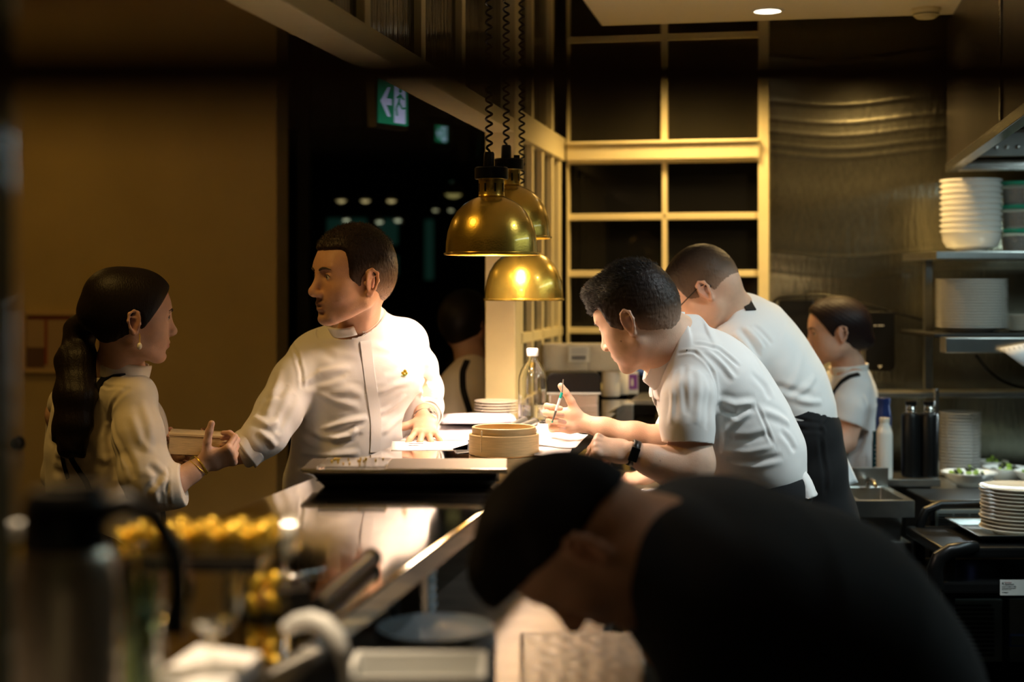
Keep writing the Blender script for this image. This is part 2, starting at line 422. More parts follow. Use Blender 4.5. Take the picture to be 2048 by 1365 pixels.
for px, py, nm in ((871, 421, 'left one of the pair beside the front gold dome'), (902, 421, 'right one of the pair beside the front gold dome')):
    far_pendant(px, py, 9.2, .026, 'tiny pale lamp, ' + nm, (1, .75, .5), 1.2, 'pair of tiny lamps in the dark dining room')
far_pendant(907, 390, 8.2, .075, 'wide faint dome pendant in the dark room above the pair of tiny lamps', (1, .66, .25), .35, None)

# framed print on the left wall
c = RC(uz(125, 573, VB)[0], VB - .012, uz(125, 685, VB)[1])
t = thing('framed_print', 'pale timber frame with a faded print on the amber wall behind the woman', 'picture', c)
wd = .335; ht = .245
m = MB()
for sx in (-1, 1): m.box(c + U * sx * wd / 2, (.018, .024, ht + .018), ROOMR)
for sz in (-1, 1): m.box(c + Vector((0, 0, sz * ht / 2)), (wd, .024, .018), ROOMR)
m.build('frame', M['bamboo'], t, bevel=.002)
M['print'] = mat('print_paper', (.50, .36, .20), .7)
MB().box(c + V * .004, (wd - .01, .006, ht - .01), ROOMR).build('print', M['print'], t, smooth=False)
M['print_dark'] = mat('print_dark_ink', (.16, .09, .06), .7); M['print_red'] = mat('print_red_ink', (.34, .08, .04), .7)
p = MB().box(c - U * .12 + Vector((0, 0, -.065)), (.085, .004, .085), ROOMR).build('printed_block', M['print_dark'], t, smooth=False)
MB().box(c + Vector((0, 0, .105)) , (.30, .003, .014), ROOMR).build('printed_band', M['print_red'], t, smooth=False)
MB().box(c - U * .07 + Vector((0, 0, .0)), (.012, .003, .19), ROOMR).build('printed_band', M['print_red'], t, smooth=False)
# dark door knob on the left wall
kz = uz(38, 886, VB)
t = thing('door_knob', 'small black knob low on the amber wall at the left edge', 'knob', RC(kz[0], VB, kz[1]))
MB().lathe([(.001, .05), (.02, .048), (.026, .035), (.018, .022), (.010, .018), (.010, 0), (.001, 0)], RC(kz[0], VB, kz[1]), 20, axis=-V).build('knob', M['black'], t)
MB().lathe([(.001, .008), (.028, .008), (.03, 0), (.001, 0)], RC(kz[0], VB, kz[1]), 20, axis=-V).build('rose', M['black'], t)

# ---------------- exit sign
def exit_sign(px, py, Y, s, label, lit=True):
    c = W(px, py, Y)
    t = thing('exit_sign', label, 'sign', c)
    R = Matrix.Rotation(math.radians(52), 3, 'Z')
    def L(x, y, z): return c + R @ Vector((x, y, z)) * s
    MB().prism([(-.10, .10), (.10, .10), (.085, -.10), (-.085, -.10)], .0 * s, .05 * s, R, c).build('sign_housing', M['steel_dull'], t, bevel=.002)
    MB().box(L(0, -.003, 0), (.175 * s, .004 * s, .185 * s), R).build('sign_face', M['green_sign'], t, smooth=False)
    y0 = -.0062
    m = MB()                                    # arrow pointing left
    m.prism([(-.078 * s, 0), (-.035 * s, .062 * s), (-.018 * s, .062 * s), (-.042 * s, .014 * s), (-.012 * s, .014 * s), (-.012 * s, -.014 * s), (-.042 * s, -.014 * s), (-.018 * s, -.062 * s), (-.035 * s, -.062 * s)], y0 * s, (y0 + .001) * s, R, c)
    m.build('arrow', M['sign_white'], t, smooth=False)
    m = MB()                                    # doorway with a running figure cut from it
    m.prism([(.005 * s, -.085 * s), (.072 * s, -.085 * s), (.072 * s, .085 * s), (.005 * s, .085 * s)], y0 * s, (y0 + .001) * s, R, c)
    m.build('doorway', M['sign_white'], t, smooth=False)
    m = MB(); y1 = (y0 - .0012) * s
    m.lathe([(.0005, 0), (.011 * s, 0)], L(.040, y0 - .0015, .055), 14, axis=R @ Vector((0, -1, 0)))
    for a, b in (((.040, .040), (.030, .005)), ((.040, .035), (.018, .022)), ((.040, .035), (.060, .018)), ((.030, .005), (.014, -.022)), ((.014, -.022), (.020, -.055)), ((.030, .005), (.052, -.022)), ((.052, -.022), (.066, -.018))):
        m.tube([L(a[0], y0 - .0015, a[1]), L(b[0], y0 - .0015, b[1])], .0045 * s, 6)
    m.build('running_figure', M['green_sign'], t)
    MB().box(L(0, .02, -.108), (.12 * s, .03 * s, .006 * s), R).build('downlight_strip', M['sign_light'] if lit else M['sign_white'], t, smooth=False)
    MB().tube([L(0, .025, .10), Vector((L(0, .025, 0).x, L(0, .025, 0).y, 2.75))], .006, 8).build('hanging_rod', M['steel_dull'], t)
exit_sign(785, 203, 5.35, .90, 'green and white exit sign with left arrow hanging beyond the beam')
exit_sign(883, 266, 8.6, .55, 'reflection of the exit sign, built smaller deep in the dark room with pale strip below')  # mirror image of the exit sign, added as a solid smaller one

# ---------------- recessed downlight and smoke detector in the soffit
def on_soffit(px, py, z=2.387):
    Y = (z - EYE) * FPX / (HOR - py); return Vector(((px - 1024) * Y / FPX, Y, z))
c = on_soffit(1535, 22)
t = thing('recessed_downlight', 'round bright recessed downlight in the kitchen ceiling', 'light', c)
MB().lathe([(.044, .002), (.044, -.004), (.054, -.004), (.056, .002)], c, 32).build('trim_ring', M['white_plastic'], t)
MB().lathe([(.0005, -.003), (.044, -.003)], c, 32).build('diffuser', M['down_on'], t)
c = on_soffit(1852, 18)
t = thing('smoke_detector', 'round cream smoke detector on the kitchen ceiling beside the hood', 'detector', c)
MB().lathe([(.001, -.035), (.03, -.034), (.042, -.024), (.046, -.012), (.05, -.010), (.05, .002)], c, 28).build('housing', M['cream'], t)
MB().lathe([(.040, -.018), (.0435, -.018), (.0435, -.022), (.040, -.022)], c, 28, closed=True).build('sensor_slot', M['black'], t)

# ---------------- extraction hood
HU, HZ = .559, 1.857
t = thing('extraction_hood', 'large dark steel extraction hood hanging at the upper right', 'hood', RC(HU, 2.4, HZ))
MB().rbox(HU, HU + .02, 2.4, 5.36, HZ + .03, 2.386).build('side_panel', M['steel_dark'], t, bevel=.002)
MB().rbox(HU + .02, HU + 1.5, 5.34, 5.36, HZ + .03, 2.386).build('end_panel', M['steel_dark'], t, bevel=.002)
MB().rbox(HU + .02, HU + 1.5, 2.4, 2.42, HZ + .03, 2.386).build('end_panel', M['steel_dark'], t, bevel=.002)
MB().rbox(HU + .02, HU + 1.5, 2.42, 5.34, 2.15, 2.17).build('inner_ceiling', M['steel_dull'], t)
MB().rbox(HU - .004, HU + .035, 2.4, 5.37, HZ, HZ + .032).build('rim', M['steel'], t, bevel=.003)
MB().rbox(HU + .035, HU + 1.5, 5.33, 5.37, HZ, HZ + .03).build('rim', M['steel'], t, bevel=.003)
MB().rbox(HU - .006, HU, 4.0, 4.03, HZ + .032, 2.386).build('seam', M['steel'], t, bevel=.001)
MB().rbox(HU + .02, HU + 1.5, 5.22, 5.26, 1.90, 1.98).build('bolt_rail', M['steel_dull'], t)
for i in range(6):
    c = RC(.635 + i * .036, 5.215, 1.93)
    MB().lathe([(.0005, .006), (.006, .005), (.0075, 0)], c, 14, axis=-V).build('bolt', M['steel'], t)
for v in (2.9, 3.6, 4.3, 5.0):
    m = MB()
    for k in range(8):
        m.box(RC(HU + .75, v - .28 + k * .075, 2.06), (1.3, .012, .12), ROOMR @ Matrix.Rotation(.5, 3, 'X'))
    m.build('baffle_filter', M['steel_dull'], t)

# ---------------- blurred near rail across the top and glass edge at the left
zb = EYE + (HOR - 146) * .38 / FPX
t = thing('shelf_rail', 'dark brown rail running across close to the lens, very out of focus', 'rail', (-.42, .38, 0))
M['dark_brown'] = mat('dark_brown_rail', (.10, .035, .008), .7)
MB().box((0, .38, zb), (.86, .010, .0235)).build('rail', M['dark_brown'], t, bevel=.002)
for sx in (-1, 1): MB().tube([(sx * .42, .38, 0), (sx * .42, .38, zb + .004)], .008, 12).build('post', M['black_matte'], t)
# ================================================================== COUNTERS
ZC = 1.05; ZN = ZC
t = thing('pass_counter', 'long polished steel pass counter running back under the gold lamps', 'counter', RC(-.75, 2.7, 0))
MB().rbox(-.968, -.528, .75, 4.49, ZC - .036, ZC).build('countertop', M['steel_top'], t, bevel=.004)
MB().rbox(-.86, -.55, 4.49, 5.0, ZC - .036, ZC).build('countertop', M['steel_top'], t, bevel=.004)
MB().rbox(-.964, -.945, .75, 4.49, 0, ZC - .036).build('front_panel', M['steel_dull'], t)
for v in (.9, 2.1, 3.3, 4.35): MB().rbox(-.575, -.54, v, v + .035, .88 if v > 1.2 else 0, ZC - .036).build('support_post', M['steel'], t, bevel=.002)
for v in (4.6, 4.95): MB().rbox(-.60, -.56, v, v + .035, 0, ZC - .036).build('leg', M['steel'], t, bevel=.002)
ZT = .88
M['steel_prep'] = mat('worn_steel_top', (.26, .22, .18), .40, .8, var=.3, vscale=18)
t = thing('prep_table', 'lower steel prep table tucked under the pass counter', 'table', RC(-.6, 2.7, 0))
MB().rbox(-.93, -.30, 1.2, 4.42, ZT - .03, ZT).build('tabletop', M['steel_prep'], t, bevel=.003)
for v in (1.25, 4.35):
    for u in (-.90, -.34): MB().rbox(u, u + .03, v, v + .03, 0, ZT - .03).build('leg', M['steel'], t, bevel=.002)

# ------------------------------------------------------------------ heat lamps
def heat_lamp(cx, rim_y, Y, label, power, cord_len_px0=-60):
    c = W(cx, rim_y, Y)
    t = thing('heat_lamp', label, 'lamp', c, 'gold dome heat lamps over the pass')
    o = [(.113, .0), (.1165, .001), (.1165, .004), (.112, .006), (.1110, .030), (.107, .056), (.098, .083), (.084, .106), (.066, .124), (.045, .136), (.030, .141)]
    i = [(r - .0022 if r > .02 else r, z - .002) for r, z in o[::-1]]; i[-1] = (.1115, -.0)
    MB().lathe(o + i, c, 64, closed=True).build('dome', M['brass'], t)
    m = MB().lathe([(.030, .139), (.033, .143), (.0315, .147), (.0315, .180), (.0335, .184), (.029, .186), (.026, .184), (.028, .178), (.028, .146), (.027, .139)], c, 40, closed=True)
    m.build('neck', M['brass'], t)
    m = MB()
    for k in range(8):
        a = 2 * PI * k / 8 + .3
        m.box(c + Vector((math.cos(a) * .0313, math.sin(a) * .0313, .163)), (.0022, .0045, .020), Matrix.Rotation(a, 3, 'Z'))
    m.build('vent_slots', M['black'], t, bevel=.0004)
    MB().lathe([(.001, .184), (.040, .184), (.041, .187), (.041, .210), (.038, .213), (.001, .213)], c, 40).build('cap', M['black'], t)
    m = MB().lathe([(.001, .210), (.014, .212), (.013, .246), (.011, .250), (.001, .250)], c + Vector((-.006, 0, 0)), 20)
    m.box(c + Vector((.022, -.022, .216)), (.016, .012, .010)); m.build('cord_grip', M['black'], t)
    MB().ball(c + Vector((0, 0, .052)), (.045, .045, .050), 20, 12).build('bulb', M['lamp_on'], t)
    # coiled cord up to the ceiling
    top = 2.74 - c.z; n = 0; pts = []
    z0 = .248; pitch = .0235; turns = (top - z0) / pitch; N = int(turns * 12)
    for k in range(N + 1):
        a = 2 * PI * k / 12; z = z0 + (top - z0) * k / N
        r = .0075 * min(1, k / 10 + .1)
        pts.append(c + Vector((-.006 + math.cos(a) * r, math.sin(a) * r, z)))
    MB().tube(pts, .0030, 6).build('coiled_cord', M['black'], t)
    s = spot('heat_lamp_light', c + Vector((0, 0, .045)), c + Vector((0, 0, -1)), power, (1.0, .76, .64), 150, .6, .04)
    s.parent = t; s.location = (0, 0, .0); s.rotation_euler = (0, 0, 0)
    return t
heat_lamp(983, 510, 3.5, 'front gold dome heat lamp, nearest and largest of the three', 16)
heat_lamp(1017, 477, 3.86, 'highest gold dome heat lamp, half hidden behind the front one', 16)
heat_lamp(1048, 601, 4.12, 'lowest gold dome heat lamp hanging over the glass bottle', 15)

# ------------------------------------------------------------------ on the pass
def quad_sheet(name, corners, z, m, label, cat, group=None, th=.0012, curl=0.0, parts=None, n=8):
    P = [onZ(x, y, z) for x, y in corners]
    c = sum(P, Vector()) / 4
    t = thing(name, label, cat, Vector((c.x, c.y, z)), group)
    mb = MB(); vs = []
    for j in range(n + 1):
        for i in range(n + 1):
            a, b = i / n, j / n
            p = (P[0] * (1 - a) + P[1] * a) * (1 - b) + (P[3] * (1 - a) + P[2] * a) * b
            h = curl * (math.sin(3.1 * a + .6) * .5 + .5 + .6 * math.sin(2.2 * b + 4 * a)) if curl else 0
            vs.append(p + Vector((0, 0, abs(h) + .0006)))
    fs = [(j * (n + 1) + i, j * (n + 1) + i + 1, (j + 1) * (n + 1) + i + 1, (j + 1) * (n + 1) + i) for j in range(n) for i in range(n)]
    mb.add(vs, fs).build('sheet', m, t, solid=th)
    if parts:
        m2 = MB()
        for (a0, b0, a1, b1) in parts:
            q = [(a0, b0), (a1, b0), (a1, b1), (a0, b1)]
            vs = []
            for a, b in q:
                p = (P[0] * (1 - a) + P[1] * a) * (1 - b) + (P[3] * (1 - a) + P[2] * a) * b
                vs.append(p + Vector((0, 0, .0022 + curl)))
            m2.add(vs, [(0, 1, 2, 3)])
        m2.build('printed_lines', M['ink'], t, smooth=False)
    return t
lines = [(.06, .12 + .12 * k, .06 + .5 + .3 * ((k * 7) % 5) / 5, .12 + .12 * k + .018) for k in range(6)]
quad_sheet('paper_sheet', [(784, 884), (936, 882), (935, 901), (782, 902)], ZC, M['paper'], 'white paper sheet nearest the camera, left of the bamboo steamer', 'paper', parts=[(.22, .3, .42, .34), (.22, .5, .36, .54)])
quad_sheet('paper_sheet', [(838, 851), (1000, 849), (1010, 880), (800, 883)], ZC + .002, M['paper'], 'white paper sheet flat under the hand of the man with the wristwatch', 'paper', parts=[(.62, .30, .92, .32), (.62, .5, .86, .52)])
quad_sheet('paper_sheet', [(1075, 862), (1176, 872), (1150, 898), (1070, 896)], ZC + .004, M['paper'], 'curled white paper order sheet right of the steamer under the pen hand', 'paper', curl=.006)
quad_sheet('paper_sheet', [(1070, 890), (1148, 890), (1136, 917), (1068, 914)], ZC + .001, M['paper'], 'lower white sheet curving down right beside the bamboo steamer', 'paper', curl=.003)
quad_sheet('paper_sheet', [(1060, 848), (1110, 850), (1112, 858), (1058, 858)], ZC + .001, M['paper'], 'small white slip of paper under the little finger of the pen hand', 'paper')
quad_sheet('napkin', [(948, 840), (985, 836), (1000, 846), (950, 849)], ZC + .004, M['white_china'], 'folded white napkin with blue lining beside the metal tongs', 'napkin', curl=.008)
quad_sheet('dark_card', [(905, 899), (942, 888), (945, 906), (912, 909)], ZC, M['black_tray'], 'small dark card lying against the left side of the bamboo steamer', 'card')
# pile of folded lilac cloths / menus
M['lilac'] = mat('lilac_linen', (.62, .55, .62), .9, bump=.001, bscale=60)
for k, (p0, p1, nm) in enumerate(((878, 1034, 'lowest'), (884, 1030, 'middle'), (884, 1022, 'topmost'))):
    z = ZC + .001 + k * .0115
    quad_sheet('folded_napkin', [(p0 + 8, 833), (p1 - 8, 831), (p1, 845), (p0, 847)], z, M['lilac'], 'folded lilac linen napkin, %s of the pile behind the papers' % nm, 'napkin', 'pile of folded lilac napkins', th=.009, curl=.002)
# metal tubes
for k, (a, b) in enumerate((((1002, 862), (1048, 842)), ((1024, 862), (1068, 845)))):
    pa = onZ(*a, ZC + .012); pb = onZ(*b, ZC + .012)
    t = thing('serving_tongs', 'dark metal handled tongs behind the steamer, %s one of the pair' % ('left', 'right')[k], 'tongs', (pa + pb) / 2, 'pair of metal tongs')
    d = (pb - pa); pb = pa + d
    MB().tube([pa, pb], .0105, 14).build('handle', M['steel_dull'], t)
    MB().tube([pb, pb + d * .05], .0125, 14).build('end_ring', M['steel'], t)
    sd = d.normalized().cross(Vector((0, 0, 1)))
    for sg in (-1, 1): MB().tube([pa, pa - d * .4 + sd * sg * .006], .003, 8).build('arm', M['steel'], t)
# bamboo steamer
Ys = 3.41; c = W(1008, 0, Ys); c.z = ZC + .001
t = thing('bamboo_steamer', 'round pale bamboo steamer standing among the white papers', 'steamer', c)
R0 = .0830
MB().lathe([(R0 - .004, 0), (R0, .001), (R0, .046), (R0 - .0015, .0478), (R0 - .006, .0478), (R0 - .006, 0)], c, 64, closed=True).build('outer_band', M['bamboo'], t)
MB().lathe([(R0 - .0075, .001), (R0 - .0075, .0630), (R0 - .0100, .0646), (R0 - .0125, .0630), (R0 - .0125, .001)], c, 64, closed=True).build('inner_band', M['bamboo'], t)
m = MB()
for k in range(9): m.box(c + Vector((0, -.064 + k * .016, .012)), (2 * math.sqrt(max(.0001, (R0 - .014) ** 2 - (-.064 + k * .016) ** 2)), .009, .003))
m.build('slatted_base', M['bamboo'], t)
MB().box(c + Vector((-.052, -.0635, .035)), (.004, .003, .05), Matrix.Rotation(.6, 3, 'Z')).build('overlap_seam', M['wood_light'], t)

# stacked black trays with a steel rim across the pass
M['tray_top'] = mat('tray_top_steel', (.20, .16, .11), .5, .7, var=.15, vscale=12)
yf = 2.825
for k, (h0, h1, px0, nm) in enumerate(((0, .015, 634, 'lowest'), (.013, .028, 622, 'second from the bottom'))):
    z0 = ZN + h0; z1 = ZN + h1 - .001
    xL = W(px0, 0, yf).x; xR = -.03
    cx = (xL + xR) / 2; wv = (xR - xL)
    t = thing('serving_tray', 'black enamel tray, %s in the stack at the end of the counter' % nm, 'tray', (cx, yf + .11, z0), 'stack of trays at the end of the counter')
    m = MB(); b = .013; D0, D1 = yf + .010, yf + .170
    def ring(e, z): return [Vector((cx - wv / 2 + e, D0 + e, z)), Vector((cx + wv / 2 - e, D0 + e, z)), Vector((cx + wv / 2 - e, D1 - e, z)), Vector((cx - wv / 2 + e, D1 - e, z))]
    vs = [p for r in (ring(b, z0 + .001), ring(b, z0), ring(.002, z1 - .002), ring(-.004, z1), ring(.003, z1), ring(b + .002, z0 + .002)) for p in r]
    fs = [(i * 4 + j, i * 4 + (j + 1) % 4, (i + 1) * 4 + (j + 1) % 4, (i + 1) * 4 + j) for i in range(5) for j in range(4)] + [(0, 1, 2, 3), (20, 21, 22, 23)]
    m.add(vs, fs).build('tray_body', M['black_tray'], t)
xL = W(600, 0, yf).x; xR = -.01
t = thing('steel_tray', 'wide brushed steel tray with a bright rolled edge on top of the black trays', 'tray', ((xL + xR) / 2, yf + .09, ZN + .028), 'stack of trays at the end of the counter')
m = MB(); z1 = ZN + .0385
m.box(((xL + xR) / 2, yf + .090, z1 - .003), (xR - xL, .176, .005)); m.build('tray_body', M['tray_top'], t, bevel=.002)
MB().tube([(xL + .004, yf + .002, z1 - .0045), (xR, yf + .002, z1 - .0045)], .0048, 12).build('rolled_edge', M['steel'], t)
m = MB(); m.box(((xL + xR) / 2 + .02, yf + .092, ZN + .0308), (xR - xL - .06, .14, .0052)); m.build('tray_foot', M['black_tray'], t, bevel=.002)
# small glass plate on the tray, reflected gold lights built as little balls
zc2 = z1 + .0005
t = thing('glass_plate', 'small clear square glass plate with gold glints on the left end of the steel tray', 'plate', onZ(690, 932, zc2))
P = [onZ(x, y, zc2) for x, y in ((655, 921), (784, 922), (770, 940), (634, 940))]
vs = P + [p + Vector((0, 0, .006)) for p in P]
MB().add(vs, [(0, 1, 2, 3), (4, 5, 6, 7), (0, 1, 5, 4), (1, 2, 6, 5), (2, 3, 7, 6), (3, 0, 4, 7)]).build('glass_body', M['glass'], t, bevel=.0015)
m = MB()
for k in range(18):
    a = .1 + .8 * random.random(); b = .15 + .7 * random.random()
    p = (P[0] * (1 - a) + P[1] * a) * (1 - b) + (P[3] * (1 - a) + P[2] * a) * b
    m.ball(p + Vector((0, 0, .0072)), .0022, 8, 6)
m.build('gold_glints', M['gold_foil'], t)

# glass bottle
def bottle(c, label):
    t = thing('glass_bottle', label, 'bottle', c)
    o = [(.001, .004), (.034, .0), (.040, .005), (.0415, .02), (.0415, .118), (.040, .135), (.034, .155), (.024, .172), (.0155, .182), (.0135, .190), (.0135, .198)]
    i = [(.0115, .198), (.0115, .189), (.0135, .181), (.022, .170), (.032, .153), (.038, .134), (.0395, .118), (.0395, .02), (.036, .008), (.001, .010)]
    MB().lathe(o + i, c, 48).build('bottle_body', M['glass'], t)
    MB().lathe([(.001, .195), (.0155, .195), (.0165, .197), (.0165, .214), (.015, .217), (.001, .217)], c, 24).build('cap', M['white_plastic'], t)
    MB().lathe([(.0392, .012), (.0392, .055), (.001, .055)], c, 40).build('water', M['glass'], t)
c = W(1065, 0, 4.17); c.z = ZC
bottle(c, 'clear glass water bottle with white cap beside the cream column')

# plates
def plate_obj(name, m, r, h, foot=.55):
    t = thing(name, 'plate', 'plate')
    MB().lathe([(.001, .004), (r * foot, .003), (r * foot, 0), (r * (foot + .05), 0), (r * (foot + .08), .003), (r * .92, h * .72), (r, h - .002), (r, h), (r * .985, h + .0005), (r * .88, h * .80), (r * (foot + .02), .007), (.001, .0065)], (0, 0, 0), 48).build('plate_body', m, t)
    return t
def bowl_obj(name, m, r, h):
    t = thing(name, 'bowl', 'bowl')
    MB().lathe([(.001, .006), (r * .42, .006), (r * .42, 0), (r * .48, 0), (r * .50, .006), (r * .78, h * .22), (r * .91, h * .5), (r * .94, h * .78), (r * .95, h * .88), (r, h * .92), (r, h), (r * .93, h), (r * .91, h * .82), (r * .88, h * .5), (r * .72, h * .26), (r * .4, .014), (.001, .013)], (0, 0, 0), 56).build('bowl_body', m, t)
    return t
c = W(992, 0, 4.42); c.z = ZC
stack(lambda n: plate_obj(n, M['cream_china'], .068, .012), 'side_plate', 5, c, .0085, 'small cream side plate', 'in front of the cream column', 'plate', 'side plates by the column')

# ---------------- things behind the pen hand (on the back part of the pass)
# clear pack of paper rolls
Yp = 5.05
zb_ = ZC
M['wrap'] = mat('plastic_wrap', (.86, .82, .72), .12, trans=.6, ior=1.15, bump=.003, bscale=30)
M['roll'] = mat('paper_roll', (.80, .74, .66), .9)
# back counter under the window
t = thing('back_counter', 'steel counter under the cream window behind the pass', 'counter', RC(-.2, 5.3, 0))
MB().rbox(-.545, -.06, 4.85, VB - .06, .93, .96).build('countertop', M['steel_shelf'], t, bevel=.003)
MB().rbox(-.53, -.08, 4.90, VB - .08, .08, .93).build('cabinet', M['steel_dull'], t, bevel=.003)
for u in (-.36, -.20): MB().rbox(u - .002, u + .002, 4.894, 4.90, .12, .90).build('door_gap', M['black'], t)
t = thing('riser_shelf', 'steel riser standing on the back counter under the roll pack', 'shelf', RC(-.36, 5.2, .96))
MB().rbox(-.54, -.08, 5.0, 5.4, 1.035, 1.05).build('shelf_board', M['steel_dull'], t, bevel=.002)
for u in (-.54, -.10):
    for v in (5.0, 5.39): MB().rbox(u, u + .012, v, v + .01, .96, 1.035).build('leg', M['steel'], t)
rolls = []
for k in range(6):
    px = (1110, 1158, 1206)[k % 3] + (0 if k < 3 else 4); Y = 5.22 if k < 3 else 5.32
for r_, (z0, pxs) in enumerate(((1.052, (1112, 1222, 1240)), (1.147, (1108, 1154, 1200, 1236)))):
    for i, px in enumerate(pxs):
        Y = 5.17 if not (r_ == 0 and i == 2) else 5.27
        c = W(px, 0, Y); c.z = z0
        t = thing('paper_roll', 'roll', 'roll', c, 'wrapped white paper rolls behind the dispenser')
        rr = .0395 if r_ else .032
        MB().lathe([(.016, 0), (rr - .002, 0), (rr, .003), (rr, .09), (rr - .002, .093), (.016, .093)], c, 32, closed=True).build('paper', M['roll'], t)
        MB().lathe([(.0155, .001), (.0165, .001), (.0165, .092), (.0155, .092)], c, 20, closed=True).build('cardboard_core', M['bamboo'], t)
        tag(t, 'white paper roll behind the black dispenser, ' + ('upper row, %s from the left' % ('first', 'second', 'third', 'last')[i] if r_ else 'lower row, %s' % ('hidden left one', 'middle one', 'right one beside the purple label')[i]), 'roll', 'wrapped white paper rolls behind the dispenser')
a = W(1086, 0, 5.17); b = W(1250, 0, 5.17)
t = thing('roll_wrapping', 'shiny clear plastic wrapping round the upper row of paper rolls', 'wrapping', ((a.x + b.x) / 2, 5.17, 1.145))
MB().box(((a.x + b.x) / 2 + .004, 5.17, 1.193), (b.x - a.x + .01, .088, .100)).build('film', M['wrap'], t, bevel=.012)
MB().box(((a.x + b.x) / 2 - .02, 5.121, 1.205), (.075, .002, .055)).build('product_label', M['label_paper'], t, smooth=False)
m = MB()
for k in range(14): m.box(((a.x + b.x) / 2 - .044 + k * .0036, 5.1195, 1.193), (.0018 if k % 3 else .0026, .001, .016))
for k in range(2): m.box(((a.x + b.x) / 2 - .02, 5.1195, 1.212 + .010 * k), (.055, .001, .0016))
m.build('barcode', M['ink'], t, smooth=False)
# napkin dispenser: black domed lid on a steel body
c = W(1147, 0, 4.72); c.z = ZC
YD = 4.72
xl = W(1093, 0, YD).x; xr = W(1202, 0, YD).x; wd = xr - xl; cx = (xl + xr) / 2
t = thing('napkin_dispenser', 'steel napkin dispenser with a rounded black lid behind the pen hand', 'dispenser', (cx, YD + .07, ZC))
zt = EYE + (HOR - 746) * YD / FPX; zm = EYE + (HOR - 786) * YD / FPX; z0 = EYE + (HOR - 872) * YD / FPX
z0 = max(z0, .962)
MB().box((cx, YD + .07, (z0 + zm) / 2), (wd * .93, .12, zm - z0)).build('dispenser_body', M['steel'], t, bevel=.008)
poly = [(-wd / 2, zm), (wd / 2, zm)]
for k in range(9):
    a_ = PI / 2 * k / 8; poly.append((wd / 2 - .022 + .022 * math.cos(a_), zt - .022 + .022 * math.sin(a_)))
for k in range(9):
    a_ = PI / 2 + PI / 2 * k / 8; poly.append((-wd / 2 + .022 + .022 * math.cos(a_), zt - .022 + .022 * math.sin(a_)))
MB().prism(poly, YD, YD + .14, None, (cx, 0, 0)).build('lid', M['black'], t, bevel=.004)
MB().box((cx, YD + .002, zm - .002), (wd * 1.0, .014, .006)).build('rim', M['white_plastic'], t, bevel=.002)
MB().box((cx + wd * .30, YD - .001, (zm + zt) / 2), (.003, .003, zt - zm - .006)).build('lid_seam', M['black_matte'], t)
# stand for it: small steel box counter right of it
xa = W(1202, 0, 4.6).x; xb = W(1262, 0, 4.6).x
t = thing('steel_bin', 'square steel container with a lighter lid right of the napkin dispenser', 'container', ((xa + xb) / 2 + .004, 5.02, .96))
c = W(1233, 0, 5.0)
MB().box((c.x, 5.0, 1.0), (.105, .12, .08)).build('bin_body', M['steel_dull'], t, bevel=.003)
MB().box((c.x, 5.0, 1.043), (.112, .128, .008)).build('lid', M['cream_china'], t, bevel=.002)
# purple labelled box, blue cloth, tap
c = W(1262, 0, 5.3); c.z = 1.052
t = thing('purple_box', 'small box with a purple label right of the paper rolls', 'box', c)
MB().box(c + Vector((.002, 0, .040)), (.045, .05, .08)).build('carton', M['white_plastic'], t, bevel=.001)
MB().box(c + Vector((.002, -.0262, .045)), (.040, .002, .055)).build('label', M['purple'], t, smooth=False)
m = MB(); m.prism([(-.004, 0), (.004, 0), (.004, .02), (0, .03), (-.004, .02)], -.0282, -.0275, None, c + Vector((.002, 0, .03))); m.build('label_mark', M['white_china'], t, smooth=False)
c = W(1284, 0, 5.42); c.z = .962
t = thing('folded_cloth', 'bright blue folded cloth behind the collar of the pen-holding chef', 'cloth', c)
m = MB().box(c + Vector((0, 0, .075)), (.10, .10, .15)); m.build('storage_bin', M['black'], t, bevel=.006)
m = MB().ball(c + Vector((0, 0, .165)), (.065, .055, .02), 24, 10); m.ball(c + Vector((.02, .01, .178)), (.045, .04, .014), 20, 8); m.build('cloth_folds', M['blue'], t)

# ------------------------------------------------------------------ RIGHT-HAND WALL: shelves and stacks
def board(mb, px0, x1, pyt, Y0, Y1, th):          # horizontal board with its front edge at distance Y0
    x0 = W(px0, 0, Y0).x; z = EYE + (HOR - pyt) * Y0 / FPX
    mb.box(((x0 + x1) / 2, (Y0 + Y1) / 2, z - th / 2), (x1 - x0, Y1 - Y0, th)); return z
XR = 2.35
t = thing('shelf_unit', 'tall steel shelving against the right wall holding bowls and plates', 'shelf', (1.9, 5.1, 0))
m = MB(); ZS1 = board(m, 1872, XR, 503, 4.80, 5.22, .026); m.build('shelf_board', M['steel_shelf'], t, bevel=.003)
m = MB(); ZS2 = board(m, 1868, XR, 668, 4.80, 5.22, .012); m.build('shelf_board', M['black_tray'], t, bevel=.003)
m = MB(); board(m, 1892, XR, 676, 4.72, 4.79, .05); m.build('shelf_rail', M['steel_shelf'], t, bevel=.003)
m = MB(); ZS3 = board(m, 1700, XR, 786, 5.08, 5.24, .018); m.build('shelf_board', M['steel_dull'], t, bevel=.003)
for px in (1893,):
    x = W(px, 0, 4.9).x
    MB().box((x, 5.12, (ZS3 + ZS1) / 2), (.028, .028, ZS1 - ZS3 - .02)).build('upright', M['steel_dull'], t, bevel=.002)
MB().box((W(1876, 0, 4.78).x, 4.80, .955), (.014, .02, .30)).build('divider_post', M['steel'], t, bevel=.002)
MB().box((2.3, 5.2, .9), (.03, .03, 1.8)).build('upright', M['steel_dull'], t, bevel=.002)

# bowls
Yb = 4.98
c = W(1942, 0, Yb); c.z = ZS1 + .001
stack(lambda n: bowl_obj(n, M['white_china'], .105, .075), 'soup_bowl', 10, c, .0195, 'deep white bowl', 'in the tall stack on the top shelf', 'bowl', 'white bowls on the top shelf', .0006)
